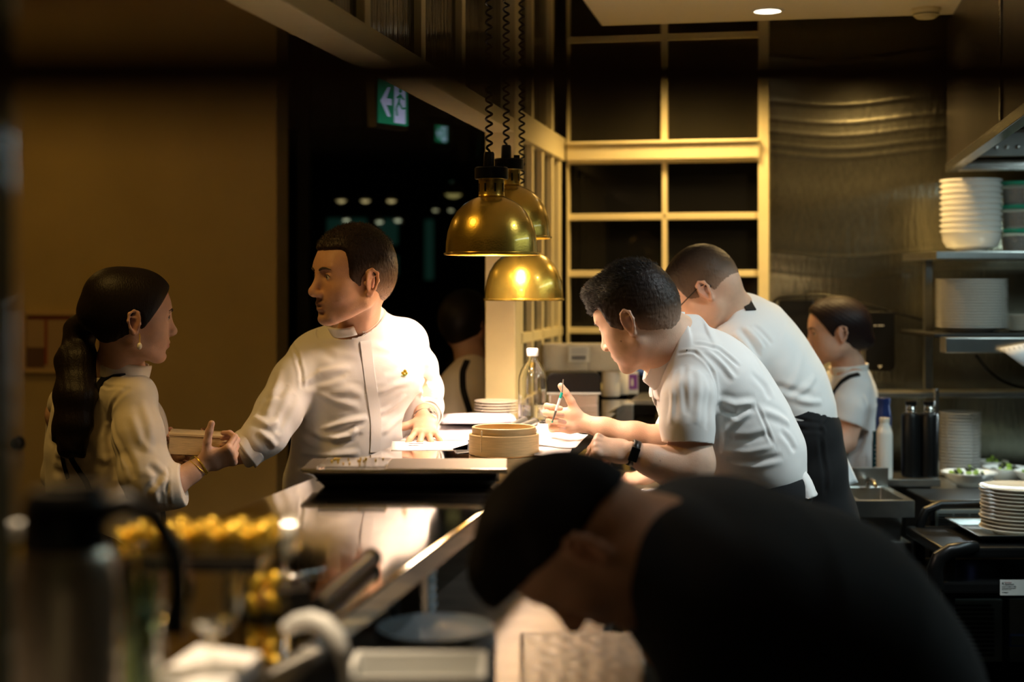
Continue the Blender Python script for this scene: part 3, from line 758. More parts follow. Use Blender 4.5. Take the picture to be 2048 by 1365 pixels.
# clear deli containers with green lids
for i in range(3):
    c = W(2034, 0, Yb); c.z = ZS1 + .001 + i * .082
    t = thing('deli_container', 'clear container of brown food with green lid, %s of the stack of three' % ('lowest', 'middle', 'topmost')[i], 'container', c, 'green lidded containers on the top shelf')
    MB().lathe([(.001, 0), (.045, 0), (.047, .003), (.054, .064), (.056, .066), (.053, .066), (.046, .005), (.001, .003)], c, 36).build('tub', M['clear_plastic'], t)
    MB().lathe([(.001, .005), (.043, .005), (.049, .056), (.001, .060)], c, 28).build('contents', M['brown_food'], t)
    MB().lathe([(.001, .067), (.057, .067), (.059, .070), (.059, .077), (.056, .080), (.001, .078)], c, 36).build('lid', M['green_lid'], t)
    MB().box(c + Vector((.022, -.0478, .032)), (.032, .004, .030), Matrix.Rotation(.42, 3, 'Z')).build('label', M['label_paper'], t, smooth=False)
# dinner plates on second shelf
c = W(1943, 0, Yb); c.z = ZS2 + .001
stack(lambda n: plate_obj(n, M['white_china'], .121, .020), 'dinner_plate', 18, c, .0095, 'wide white plate', 'in the stack on the middle shelf', 'plate', 'plates on the middle shelf')
c = W(2042, 0, Yb); c.z = ZS2 + .001
stack(lambda n: plate_obj(n, M['cream_china'], .052, .011), 'saucer', 6, c, .0095, 'small cream saucer', 'in the short stack at the right frame edge', 'plate', 'saucers on the middle shelf')
# paper notes on shelf rail
t = thing('paper_note', 'printed white note hanging slanted from the shelf rail at the right edge', 'paper', W(2032, 705, 4.70))
P = [W(1999, 697, 4.70), W(2070, 684, 4.70), W(2074, 740, 4.69), W(2046, 732, 4.69)]
MB().add(P, [(0, 1, 2, 3)]).build('sheet', M['paper'], t, solid=.001)
m = MB()
for k in range(5): m.tube([P[0].lerp(P[1], .1 + .14 * k) + Vector((0, -.002, -.004)), P[0].lerp(P[1], .16 + .14 * k) + Vector((0, -.002, -.014))], .0008, 5)
m.build('writing', M['ink'], t)
# cables
def cable(name, pix, label, r=.005):
    pts = [W(*p) for p in pix]; out = []
    for i in range(len(pts) - 1):
        p0 = pts[max(i - 1, 0)]; p1 = pts[i]; p2 = pts[i + 1]; p3 = pts[min(i + 2, len(pts) - 1)]
        for k in range(8):
            s = k / 8; out.append(.5 * ((2 * p1) + (p2 - p0) * s + (2 * p0 - 5 * p1 + 4 * p2 - p3) * s * s + (3 * p1 - p0 - 3 * p2 + p3) * s ** 3))
    out.append(pts[-1]); t = thing(name, label, 'cable', pts[0]); MB().tube(out, r, 8).build('sheath', M['black'], t)
cable('wall_cable', [(1546, 612, 5.40), (1556, 597, 5.40), (1600, 592, 5.39), (1655, 592, 5.38), (1720, 607, 5.37), (1800, 628, 5.35), (1856, 643, 5.33)], 'black cable sagging across the steel wall above the small woman')
cable('shelf_cable', [(1953, 712, 4.95), (1975, 740, 5.1), (2010, 765, 5.15), (2060, 780, 5.15)], 'black cable drooping under the middle shelf at the right')
t = thing('wall_panel', 'small black panel on the steel wall behind the woman with the low bun', 'panel', W(1592, 630, 5.44))
MB().box(W(1592, 640, 5.44), (.13, .03, .15), ROOMR).build('panel_body', M['black'], t, bevel=.004)
MB().tube([W(1613, 602, 5.41), W(1613, 583, 5.41)], .003, 8).build('antenna', M['black'], t)
# soap dispenser
Yd = 5.30
a = W(1731, 624, Yd); b = W(1788, 742, Yd); c = (a + b) / 2
t = thing('soap_dispenser', 'black wall-mounted soap dispenser right of the woman with the low bun', 'dispenser', c)
w_ = b.x - a.x; h_ = a.z - b.z; poly = []
for cx_, cz_, a0 in ((w_ / 2 - .008, h_ / 2 - .008, 0), (-w_ / 2 + .008, h_ / 2 - .008, 90), (-w_ / 2 + .022, -h_ / 2 + .022, 180), (w_ / 2 - .022, -h_ / 2 + .022, 270)):
    r_ = .008 if cz_ > 0 else .022
    for k in range(7):
        q = math.radians(a0 + 15 * k); poly.append((cx_ + r_ * math.cos(q), cz_ + r_ * math.sin(q)))
MB().prism(poly, -.045, .05, ROOMR, c + V * .03).build('housing', M['black'], t, bevel=.004)
MB().prism([(-.008, .004), (.008, .004), (0, -.006)], -.0475, -.045, ROOMR, c + V * .03 + Vector((0, 0, -h_ / 2 + .016))).build('triangle_mark', M['white_plastic'], t, smooth=False)
m = MB().box(c - V * .017 - U * .018 + Vector((0, 0, .058)), (.005, .002, .005), ROOMR)
m.box(c - V * .017 + U * .002 + Vector((0, 0, .058)), (.022, .002, .0025), ROOMR); m.build('maker_mark', M['white_plastic'], t, smooth=False)

# back work counter on the right with sink
ZK = .72
Yk = 4.72
x0 = W(1832, 0, Yk).x; zk = EYE + (HOR - 982) * Yk / FPX
t = thing('work_counter', 'steel work counter along the right carrying the salad bowls', 'counter', (1.9, 4.95, 0))
MB().box(((x0 + XR) / 2, 4.96, zk - .02), (XR - x0, .48, .045)).build('countertop', M['steel_shelf'], t, bevel=.003)
MB().box(((x0 + XR) / 2, 5.0, (zk - .05) / 2), (XR - x0 - .02, .36, zk - .05)).build('cabinet', M['black_tray'], t, bevel=.003)
xs0 = W(1706, 0, 4.30).x; xs1 = W(1830, 0, 4.30).x; zs = EYE + (HOR - 1002) * 4.30 / FPX
t = thing('sink_unit', 'steel sink unit with a shallow basin beside the white hanging towel', 'sink', ((xs0 + xs1) / 2, 4.46, 0))
ox, oy = (xs0 + xs1) / 2, 4.46; hx, hy = (xs1 - xs0) / 2, .16
def rect(e, z): return [Vector((ox - hx + e, oy - hy + e, z)), Vector((ox + hx - e, oy - hy + e, z)), Vector((ox + hx - e, oy + hy - e, z)), Vector((ox - hx + e, oy + hy - e, z))]
vs = [p for r in (rect(0, zs - .05), rect(0, zs), rect(.025, zs), rect(.035, zs - .14)) for p in r]
MB().add(vs, [(i * 4 + j, i * 4 + (j + 1) % 4, (i + 1) * 4 + (j + 1) % 4, (i + 1) * 4 + j) for i in range(3) for j in range(4)] + [(12, 13, 14, 15)]).build('basin', M['steel_shelf'], t, bevel=.002)
MB().box((ox, oy + .008, (zs - .05) / 2 - .04), (2 * hx - .006, 2 * hy - .03, zs - .13)).build('cabinet', M['steel_dull'], t, bevel=.003)
for sx in (-1, 1): MB().box((ox + sx * hx * .5, oy - hy + .018, zs - .34), (hx - .012, .014, .32)).build('door', M['steel_shelf'], t, bevel=.002)
MB().box((ox, oy + hy - .01, zs + .03), (2 * hx, .015, .06)).build('splashback', M['steel_shelf'], t, bevel=.002)
MB().lathe([(.001, .004), (.022, .003), (.026, 0)], (ox, oy, zs - .139), 20).build('drain', M['steel'], t)
tp = Vector((ox + .02, oy + hy - .04, zs))
MB().tube([tp, tp + Vector((0, 0, .02)), tp + Vector((0, -.02, .03)), tp + Vector((0, -.08, .03)), tp + Vector((0, -.10, .02))], .007, 12).build('tap', M['steel'], t)
# items behind the sink, on the low wall ledge
zl = EYE + (HOR - 956) * 4.68 / FPX
t = thing('bottle_ledge', 'narrow steel ledge behind the sink holding the bottles', 'ledge', (1.28, 4.7, 0))
xb0, xb1 = W(1742, 0, 4.68).x, W(1874, 0, 4.68).x
MB().box(((xb0 + xb1) / 2, 4.715, zl - .012), (xb1 - xb0, .15, .024)).build('ledge_board', M['steel_shelf'], t, bevel=.003)
MB().box(((xb0 + xb1) / 2, 4.74, (zl - .024) / 2), (xb1 - xb0 - .02, .05, zl - .024)).build('support', M['steel_dull'], t)
def flask(name, px, Yq, r, h, m, label, cat='bottle', capm=None, neck=.6, shoulder=.72):
    c = W(px, 0, Yq); c.z = zl
    t = thing(name, label, cat, c)
    MB().lathe([(.001, 0), (r * .94, 0), (r, .005), (r, h * shoulder), (r * .93, h * (shoulder + .06)), (r * neck, h * .90), (r * neck, h * .93), (.001, h * .93)], c, 32).build('bottle_body', m, t)
    MB().lathe([(.001, h * .925), (r * neck * 1.08, h * .925), (r * neck * 1.08, h * .995), (r * neck * .9, h), (.001, h)], c, 28).build('cap', capm or m, t)
    return t
flask('water_bottle', 1769, 4.685, .0262, .195, M['white_china'], 'slim white flask with steel cap behind the sink', capm=M['cream_china'])
flask('water_bottle', 1767, 4.755, .026, .255, M['blue_bottle'], 'tall navy blue flask behind the white flask', capm=M['blue_bottle'], neck=.8)
t2 = flask('water_bottle', 1752, 4.70, .013, .15, M['teal_bottle'], 'dark teal bottle with measure marks left of the white flask', capm=M['teal_bottle'], neck=.8)
m = MB()
for k in range(7): m.box(W(1752, 0, 4.684) + Vector((0, 0, -W(1752, 0, 4.684).z + zl + .02 + k * .014)), (.010 if k % 2 else .006, .001, .0015))
m.build('measure_marks', M['white_plastic'], t2, smooth=False)
for px, nm in ((1822, 'left'), (1858, 'right')):
    c = W(px, 0, 4.72); c.z = zl
    t = thing('insulated_jug', 'black cylindrical jug with steel neck, %s one of the pair beside the divider' % nm, 'jug', c, 'pair of black jugs')
    MB().lathe([(.001, 0), (.028, 0), (.031, .004), (.031, .195), (.027, .205), (.001, .205)], c, 32).build('jug_body', M['black'], t)
    MB().lathe([(.017, .203), (.018, .211), (.015, .215), (.018, .221), (.015, .227), (.018, .233), (.001, .235)], c, 28).build('neck', M['steel'], t)
    MB().lathe([(.001, .234), (.019, .234), (.019, .246), (.001, .248)], c, 28).build('lid', M['black'], t)
# stack of plates and salad bowls on the work counter
c = W(1919, 0, 5.06); c.z = zk + .003
stack(lambda n: plate_obj(n, M['white_china'], .072, .012), 'side_plate', 20, c, .0112, 'pale side plate', 'in the tall stack behind the salad bowls', 'plate', 'plates behind the salad bowls', .0012)
def salad(px, py, Y, r, label, green):
    c = W(px, 0, Y); c.z = zk + .003
    t = thing('salad_bowl', label, 'bowl', c, 'salad bowls on the work counter')
    MB().lathe([(.001, .005), (r * .36, .004), (r * .36, 0), (r * .42, 0), (r * .48, .006), (r * .8, .026), (r, .046), (r, .049), (r * .97, .049), (r * .76, .031), (r * .45, .012), (.001, .010)], c, 48).build('bowl_body', M['white_china'], t)
    rnd = random.Random(px)
    f = bpy.data.objects
    m1 = MB(); m2 = MB()
    for k in range(26):
        a = rnd.uniform(0, 6.28); q = rnd.uniform(0, r * .62); s = rnd.uniform(.007, .015)
        R = Matrix.Rotation(rnd.uniform(0, 3), 3, (rnd.random(), rnd.random(), rnd.random() + .1))
        (m2 if rnd.random() < green else m1).ball(c + Vector((q * math.cos(a), q * math.sin(a), .036 + (r * .62 - q) * .4 + rnd.uniform(0, .010))), (s, s * .7, s * .45), 8, 6, R)
    tt = m1.build('dark_leaves', M['dark_food'], t); m2.build('green_leaves', M['green_food'], t)
salad(1938, 960, 4.80, .090, 'white salad bowl nearest the divider with one long green slice', .35)
salad(2012, 950, 4.92, .078, 'white salad bowl of dark leaves in the middle of the row', .4)
salad(2075, 960, 4.82, .075, 'white salad bowl cut off by the right frame edge', .5)
salad(1985, 935, 5.10, .055, 'smaller white salad bowl standing at the back of the row', .8)

# undercounter appliance with blue display
Ya = 4.35
t = thing('undercounter_fridge', 'black undercounter appliance with slotted grille and blue-lit display', 'appliance', W(1940, 1040, Ya))
a = W(1862, 1004, Ya); b = W(2120, 1300, Ya)
MB().box(((a.x + b.x) / 2, Ya + .15, a.z / 2), (b.x - a.x, .28, a.z)).build('cabinet', M['black'], t, bevel=.006)
a2 = W(1874, 1020, Ya - .01); b2 = W(1990, 1084, Ya - .01)
MB().box(((a2.x + b2.x) / 2, Ya + .004, (a2.z + b2.z) / 2), (b2.x - a2.x, .02, a2.z - b2.z)).build('control_panel', M['grey_plastic'], t, bevel=.002)
m = MB()
for k in range(3):
    for j in range(5):
        p = W(1891 + 32 * k, 1030 + 5 * j, Ya - .012); m.box(p, (.040, .004, .0035))
m.build('grille_slots', M['black_matte'], t)
M['display_blue'] = mat('blue_display_light', (.1, .15, .6), .3, emit=(.35, .45, 1.0), estr=2.2)
MB().box(W(1925, 1070, Ya - .011), (.11, .005, .022)).build('display', M['black'], t, bevel=.001)
for px, py, s in ((1892, 1074, .010), (1943, 1066, .006)): MB().lathe([(.0003, .001), (s / 2, 0)], W(px, py, Ya - .016), 12, axis=(0, -1, 0)).build('indicator', M['display_blue'], t)
MB().box(W(1932, 1056, Ya - .012), (.036, .004, .012)).build('plate_badge', M['label_paper'], t, bevel=.001)
pts = [W(1838, 1080, Ya - .06), W(1840, 1050, Ya - .06), W(1852, 1022, Ya - .06), W(1880, 1010, Ya - .05), W(1960, 1009, Ya - .05), W(2060, 1009, Ya - .05)]
MB().tube(pts, .014, 12).build('handle', M['black'], t)
MB().tube([pts[0], pts[0] + Vector((.03, .09, 0))], .012, 10).build('bracket', M['black'], t)

Yv = Ya - .012
a = W(1894, 1200, Yv); b = W(2006, 1325, Yv)
vp = MB().box(((a.x + b.x) / 2, Ya - .004, (a.z + b.z) / 2), (b.x - a.x, .014, a.z - b.z)).build('vent_panel', M['grey_plastic'], t, bevel=.003)
m = MB()
for k in range(12):
    p = W(1945, 1212 + 9.0 * k, Yv - .001); m.box(p + Vector((0, 0, 0)), (.130 if k else .115, .004, .0068))
m.build('louvres', M['black_matte'], vp)
MB().box(W(2013, 1262, Yv) + Vector((0, .004, 0)), (.014, .02, .19)).build('black_post', M['black'], t)
fp = MB().box(W(2068, 1262, Yv) + Vector((0, .006, 0)), (.150, .014, .19)).build('front_plate', M['steel_dull'], t, bevel=.002)
MB().box(W(2048, 1282, Yv - .003), (.088, .004, .036)).build('blue_label', M['blue'], fp, bevel=.001)
MB().box(W(2048, 1282, Yv - .006), (.078, .004, .028)).build('label_face', M['grey_plastic'], fp, bevel=.001)

# utility cart with trays and plates
Yc = 3.95
t = thing('utility_cart', 'black plastic utility cart with curved push handle and white sticker', 'cart', W(2000, 1160, Yc))
zt = EYE + (HOR - 1092) * Yc / FPX
x0 = W(1882, 0, Yc).x; x1 = 2.0
MB().box(((x0 + x1) / 2, Yc + .18, zt - .02), (x1 - x0, .36, .03)).build('top_shelf', M['black'], t, bevel=.008)
zlo = EYE + (HOR - 1196) * Yc / FPX
MB().box(((x0 + x1) / 2, Yc + .18, (zlo + zt - .11) / 2 + .01), (x1 - x0, .36, zt - .11 - zlo)).build('skirt', M['black'], t, bevel=.008)
MB().box(((x0 + x1) / 2, Yc + .18, .25), (x1 - x0, .36, .04)).build('bottom_shelf', M['black'], t, bevel=.008)
for x in (x0 + .03, x1 - .03):
    for y in (Yc + .04, Yc + .33):
        MB().box((x, y, (zt + .06) / 2), (.035, .035, zt - .08)).build('post', M['black'], t, bevel=.006)
        MB().lathe([(.001, -.012), (.035, -.012), (.038, 0), (.035, .012), (.001, .012)], (x, y, .038), 24, axis=(0, 1, 0)).build('wheel', M['black_matte'], t)
pts = [W(1872, 1178, Yc - .02), W(1870, 1140, Yc - .02), W(1878, 1116, Yc - .02), W(1900, 1102, Yc - .02), W(1935, 1096, Yc - .02), W(1950, 1094, Yc)]
MB().tube(pts, [.022, .022, .021, .020, .018, .016], 14).build('handle', M['black'], t)
st = W(2028, 1176, Yc); sy = Yc - .003
z_s = EYE + (HOR - 1176) * sy / FPX
sw = 56 * sy / FPX; sh = 31 * sy / FPX
sx = W(2000, 0, sy).x
stk = MB().box((sx + sw / 2, sy, z_s), (sw, .002, sh)).build('sticker', M['label_paper'], t, smooth=False)
RT = Matrix(((1, 0, 0), (0, 0, -1), (0, 1, 0)))
M['print_black'] = mat('sticker_black', (.02, .02, .02), .6); M['print_maroon'] = mat('sticker_red', (.28, .04, .05), .6)
def st_text(txt, dx, dz, size, m, shear=0): return text_mesh('sticker_text', txt, size, m, (sx + dx, sy - .0015, z_s + sh / 2 - dz), RT, stk, .0002, shear=shear)
st_text('K', .0045, .0135, .0115, M['print_black']); st_text('Kitchen', .0125, .0090, .0062, M['print_maroon'])
st_text('Essentials', .0125, .0140, .0066, M['print_black'], .3); st_text('UTILITY CART 3 TIER', .0045, .0195, .0042, M['print_black'])
st_text('Heavyweight & Polypropylene', .0045, .0235, .0032, M['print_black']); st_text('Black  84 x 43 x 94 cm', .0045, .0272, .0028, M['print_black'])
st_text('##########', .0045, .0350, .0030, M['print_black'])
# cart tray + plates
zt2 = zt + .0
t = thing('baking_tray', 'steel baking tray on the cart under the stacked plates', 'tray', (W(2010, 0, Yc + .18).x, Yc + .2, zt2))
ox, oy, hx, hy = W(2040, 0, Yc + .2).x, Yc + .2, .165, .15
vs = [p for r in (rect(.02, zt2 + .002), rect(.004, zt2 + .018), rect(-.006, zt2 + .020), rect(-.006, zt2 + .018), rect(.002, zt2 + .016), rect(.02, zt2)) for p in r]
MB().add(vs, [(i * 4 + j, i * 4 + (j + 1) % 4, (i + 1) * 4 + (j + 1) % 4, (i + 1) * 4 + j) for i in range(5) for j in range(4)] + [(0, 1, 2, 3), (20, 21, 22, 23)]).build('tray_body', M['steel_shelf'], t, bevel=.001)
c = Vector((W(2040, 0, Yc + .19).x, Yc + .19, zt2 + .0035))
stack(lambda n: plate_obj(n, M['cream_china'], .112, .018, .6), 'dinner_plate', 12, c, .0106, 'large cream dinner plate', 'in the stack on the cart tray', 'plate', 'dinner plates on the cart', .003)

# ------------------------------------------------------------------ BLURRED FOREGROUND
# sneeze-guard glass edge at far left
t = thing('glass_guard', 'upright greenish glass edge blurred at the far left', 'glass panel', (-.36628, 1.0378, ZN))
M['guard_glass'] = mat('guard_glass', (.30, .42, .34), .10, coat=1.0, var=.5, vscale=4)
MB().box((-.36735, 1.0378, ZN + .34593), (.01483, .00988, .69187)).build('glass_edge', M['guard_glass'], t, bevel=.003)
MB().box((-.36735, 1.0378, ZN + .00988), (.028, .04118, .01977)).build('clamp', M['black'], t, bevel=.002)
# insulated carafe
c = W(132, 0, 1.23548); c.z = ZN
M['satin'] = mat('satin_steel', (.70, .60, .46), .30, .80, var=.1, vscale=20, aniso=.8)
t = thing('coffee_carafe', 'steel insulated carafe with black lid and handle, blurred at lower left', 'carafe', c)
def cz(L): return [(r * .964, z * 1.071) for r, z in L]
MB().lathe(cz([(.001, 0), (.046, 0), (.0475, .004), (.0475, .09), (.0462, .125), (.0420, .152), (.036, .163), (.001, .163)]), c, 56).build('carafe_body', M['satin'], t)
MB().lathe(cz([(.001, .160), (.037, .160), (.0385, .163), (.0370, .198), (.030, .208), (.001, .210)]), c, 40).build('lid', M['black'], t)
m = MB().box(c + Vector((.00988, -.00165, .22403)), (.04942, .02141, .00988)); m.build('lid_lever', M['black'], t, bevel=.003)
MB().lathe(cz([(.0478, .0), (.0488, .0), (.0488, .016), (.0478, .016)]), c, 48, closed=True).build('base_ring', M['black'], t)
hp = [c + Vector((a * 1.17, 0, b * 1.30)) for a, b in ((.02471, .15649), (.0453, .16226), (.06589, .1532), (.07907, .13178), (.08237, .10296), (.07907, .07578))]
MB().tube(hp, [.01153, .01071, .00988, .00906, .00906, .01153], 14).build('handle', M['black'], t)
c2 = W(262, 0, 1.35079); c2.z = ZN
t = thing('water_glass', 'tall clear tumbler blurred right of the steel carafe', 'glass', c2)
MB().lathe([(.00082, 0), (.02059, 0), (.02224, .00247), (.028, .12355), (.02677, .12355), (.021, .00494), (.00082, .00412)], c2, 36).build('glass_body', M['glass_green'], t)
c3 = W(40, 0, 1.41668); c3.z = ZN
t = thing('gold_canister', 'small gold canister with pale lid blurred behind the carafe at the left edge', 'canister', (c3.x, c3.y, ZN))
MB().lathe([(.00082, 0), (.01812, 0), (.01894, .1359), (.01647, .1499), (.00082, .15155)], c3, 28).build('canister_body', M['gold_foil'], t)
MB().lathe([(.00082, .1499), (.01483, .1499), (.01483, .16473), (.00082, .16638)], c3, 24).build('lid', M['white_plastic'], t)

# black display riser with clear box of gold-wrapped sweets
Yg = 1.63083
xa, xb = W(232, 0, Yg).x, W(584, 0, Yg).x
zg0 = EYE + (HOR - 1110) * Yg / FPX; zg1 = EYE + (HOR - 1042) * Yg / FPX
t = thing('display_riser', 'black display riser on slim legs carrying the clear box of gold sweets', 'stand', ((xa + xb) / 2, Yg, ZN))
MB().box(((xa + xb) / 2 - .00824, Yg + .01647, zg0 - .00824), (xb - xa - .04942, .09884, .01483)).build('riser_board', M['black'], t, bevel=.003)
for x in (xa + .03295, xb - .06589):
    for y in (Yg - .01647, Yg + .04942): MB().box((x, y, (ZN + zg0 - .01565) / 2), (.00659, .00659, zg0 - .01565 - ZN)).build('leg', M['black'], t)
t = thing('sweet_box', 'long clear plastic box of gold-wrapped sweets on the black riser', 'box', ((xa + xb) / 2, Yg, zg0))
m = MB().box(((xa + xb) / 2, Yg + .01647, zg0 + .00082), (xb - xa, .07001, .00247)); m.box(((xa + xb) / 2, Yg - .0173, (zg0 + zg1) / 2 - .00247), (xb - xa, .00165, zg1 - zg0 - .00329))
m.box(((xa + xb) / 2, Yg + .05024, (zg0 + zg1) / 2 - .00247), (xb - xa, .00165, zg1 - zg0 - .00329)); m.build('clear_walls', M['glass'], t)
MB().tube([(xb - .01153, Yg + .01647, (zg0 + zg1) / 2), (xb + .00329, Yg + .01647, (zg0 + zg1) / 2)], .01977, 24).build('white_end_cap', M['white_china'], t)
proto = None
for row in range(2):
    for k in range(15):
        p = Vector((xa + .00824 + (xb - xa - .03706) * k / 14 + row * .00412, Yg + .00247 + row * .028, zg0 + .01688 + (k % 3) * .00412))
        lab = 'gold foil wrapped sweet in the clear box on the black riser'
        if proto is None:
            proto = thing('wrapped_sweet', lab, 'sweet', p, 'gold-wrapped sweets in the clear box')
            m = MB().ball(p, (.00725, .01153, .014), 12, 8, Matrix.Rotation(-.35, 3, 'Y')); m.build('foil_wrap', M['gold_foil'], proto)
        else: copy_tree(proto, p, lab, random.uniform(-.4, .4))
cj = W(528, 0, 1.72967); cj.z = ZN
t = thing('sweet_jar', 'small clear jar of gold sweets right of the black riser', 'jar', cj)
MB().lathe([(.00082, 0), (.02471, 0), (.028, .00329), (.02883, .04942), (.02553, .06095), (.0243, .06095), (.02735, .04942), (.02636, .00494), (.00082, .00329)], cj, 36).build('jar_body', M['glass'], t)
for k, (dx, dy, dz) in enumerate(((-.00988, -.00988, .01647), (.00988, -.00824, .0173), (0, .01153, .01647), (-.00659, -.00659, .03954), (.00988, .00165, .04036))):
    copy_tree(proto, cj + Vector((dx, dy, dz)), 'gold foil wrapped sweet inside the small clear jar', k, 'gold-wrapped sweets in the small clear jar')
def wine_glass(px, Y, h, label):
    c = W(px, 0, Y); c.z = ZN
    t = thing('wine_glass', label, 'glass', c, 'wine glasses on the near end of the counter')
    MB().lathe([(.00082, 0), (.028, 0), (.028, .00165), (.00494, .00494), (.00346, .00988), (.00346, h * .42), (.00659, h * .46), (.02224, h * .56), (.028, h * .70), (.02553, h), (.02454, h), (.02652, h * .70), (.02059, h * .57), (.00082, h * .475)], c, 36).build('glass_body', M['glass'], t)
wine_glass(322, 1.41668, .1359, 'clear stemmed glass behind the carafe handle')
wine_glass(425, 1.43315, .11119, 'clear stemmed glass in the middle of the blurred glassware')
def slab(name, corners, z, h, m, label, cat, bev=.00329):
    P = [onZ(x, y, z + h) for x, y in corners]
    c = sum(P, Vector()) / 4
    t = thing(name, label, cat, Vector((c.x, c.y, z)))
    vs = [Vector((p.x, p.y, z)) for p in P] + P
    MB().add(vs, [(0, 1, 2, 3), (4, 5, 6, 7), (0, 1, 5, 4), (1, 2, 6, 5), (2, 3, 7, 6), (3, 0, 4, 7)]).build('body', m, t, bevel=bev)
    return t, P
t, P = slab('paper_napkin_stack', [(395, 1288), (524, 1306), (440, 1385), (290, 1362)], ZN, .01812, M['paper'], 'thick block of white paper napkins blurred at the bottom', 'napkins')
for k, (a, b) in enumerate(((.35, .55), (.6, .4))):
    p = (P[0] * (1 - a) + P[1] * a) * (1 - b) + (P[3] * (1 - a) + P[2] * a) * b
    MB().lathe([(.0005, .0008), (.006, .0005)], p, 14).build('printed_spot', M['steel_dull'], t)
pts = [W(572, 1258, 1.5897), W(596, 1245, 1.5815), W(622, 1241, 1.5732), W(648, 1250, 1.565), W(670, 1272, 1.5567), W(685, 1305, 1.5485), W(691, 1345, 1.5485), W(694, 1390, 1.5485)]
pts[-1].z = ZT + .00659
t = thing('curved_lid', 'white curved plastic rim bridging the counter edge at the bottom', 'lid', Vector((pts[-1].x, pts[-1].y, ZT)))
MB().tube(pts, [.0080, .0100, .0108, .0110, .0105, .0085, .0060, .0040], 14).build('rim', M['white_plastic'], t)
pa, pb = onZ(634, 1212, ZN + .01153), onZ(742, 1118, ZN + .01153)
t = thing('knife_roll', 'slim black tube lying diagonally on the counter near its right edge', 'tube', (pa + pb) / 2)
MB().tube([pa, pb], .01112, 16).build('tube_body', M['black'], t)
MB().tube([pb, pb + (pb - pa) * .02], .0145, 16).build('end_ring', M['steel_dull'], t)
t, P = slab('menu_holder', [(478, 1176), (602, 1162), (622, 1180), (478, 1200)], ZN, .01647, M['black'], 'black menu holder lying beside the small jar of gold sweets', 'holder')
pa, pb = onZ(585, 1152, ZN + .00494), onZ(650, 1138, ZN + .00494)
t = thing('teaspoon', 'bright steel teaspoon lying right of the small sweet jar', 'spoon', (pa + pb) / 2)
MB().tube([pa, pb], [.00288, .00214], 8).build('handle', M['steel'], t)
MB().ball(pa, (.01318, .00988, .00412), 16, 8).build('bowl', M['steel'], t)
# plates and container on the lower prep table
Yq = 2.02
c = W(872, 0, Yq); c.z = ZT
M['blue_china'] = mat('grey_blue_china', (.36, .42, .46), .25, coat=.3)
stack(lambda n: plate_obj(n, M['blue_china'], .084, .014), 'glazed_plate', 9, c, .0095, 'grey-blue glazed plate', 'in the blurred stack on the prep table', 'plate', 'glazed plates on the prep table')
c = W(825, 0, 2.42); c.z = ZT
stack(lambda n: bowl_obj(n, M['blue_china'], .042, .034), 'small_bowl', 6, c, .014, 'small grey-blue bowl', 'in the little stack behind the glazed plates', 'bowl', 'small bowls on the prep table')
t = thing('food_container', 'shallow white plastic food container at the bottom beside the plates', 'container', (W(835, 0, 1.62).x, 1.66, ZT))
ox, oy, hx, hy = W(836, 0, 1.66).x, 1.66, .075, .055
z1 = EYE + (HOR - 1318) * 1.69 / FPX
vs = [p for r in (rect(.016, ZT), rect(0, z1), rect(-.004, z1), rect(-.004, z1 + .002), rect(.003, z1 + .002), rect(.018, ZT + .003)) for p in r]
MB().add(vs, [(i * 4 + j, i * 4 + (j + 1) % 4, (i + 1) * 4 + (j + 1) % 4, (i + 1) * 4 + j) for i in range(5) for j in range(4)] + [(0, 1, 2, 3), (20, 21, 22, 23)]).build('container_body', M['white_plastic'], t, bevel=.002)
# bits on prep table by D's hand
for k, (px, py, mm, nm, sz) in enumerate(((1300, 985, 'paper', 'white', (.05, .03, .018)), (1335, 975, 'steel_dull', 'steel', (.04, .05, .03)), (1302, 1000, 'gold_foil', 'yellow', (.045, .02, .012)))):
    p = onZ(px, py + 8, ZT)
    if p.y < 2.5: continue
    t = thing('garnish_tub', 'small %s garnish tub on the prep table below the resting hand' % nm, 'tub', p)
    MB().box(p + Vector((0, 0, sz[2] / 2)), sz).build('tub_body', M[mm], t, bevel=.003)
    MB().box(p + Vector((0, 0, sz[2] + .001)), (sz[0] * .8, sz[1] * .7, .003)).build('contents', M['cream_china'] if k != 2 else M['brown_food'], t, bevel=.001)
# wrapped thing on the prep table at the bottom
t = thing('cling_film', 'crumpled dull film lying on the prep table at the bottom centre', 'film', onZ(1150, 1310, ZT))
n = 22; vs = []
for j in range(n + 1):
    for i in range(n + 1):
        p = onZ(1040 + 250 * i / n, 1270 + 110 * j / n, ZT)
        vs.append(Vector((p.x, p.y, ZT + .002 + .0028 * abs(math.sin(i * .9 + 1.7 * math.sin(j * .6))) * abs(math.sin(j * .8 + math.sin(i * .7))))))
MB().add(vs, [(j * (n + 1) + i, j * (n + 1) + i + 1, (j + 1) * (n + 1) + i + 1, (j + 1) * (n + 1) + i) for j in range(n) for i in range(n)]).build('film_sheet', mat('baking_film', (.26, .21, .16), .42, .3), t, solid=.0008)
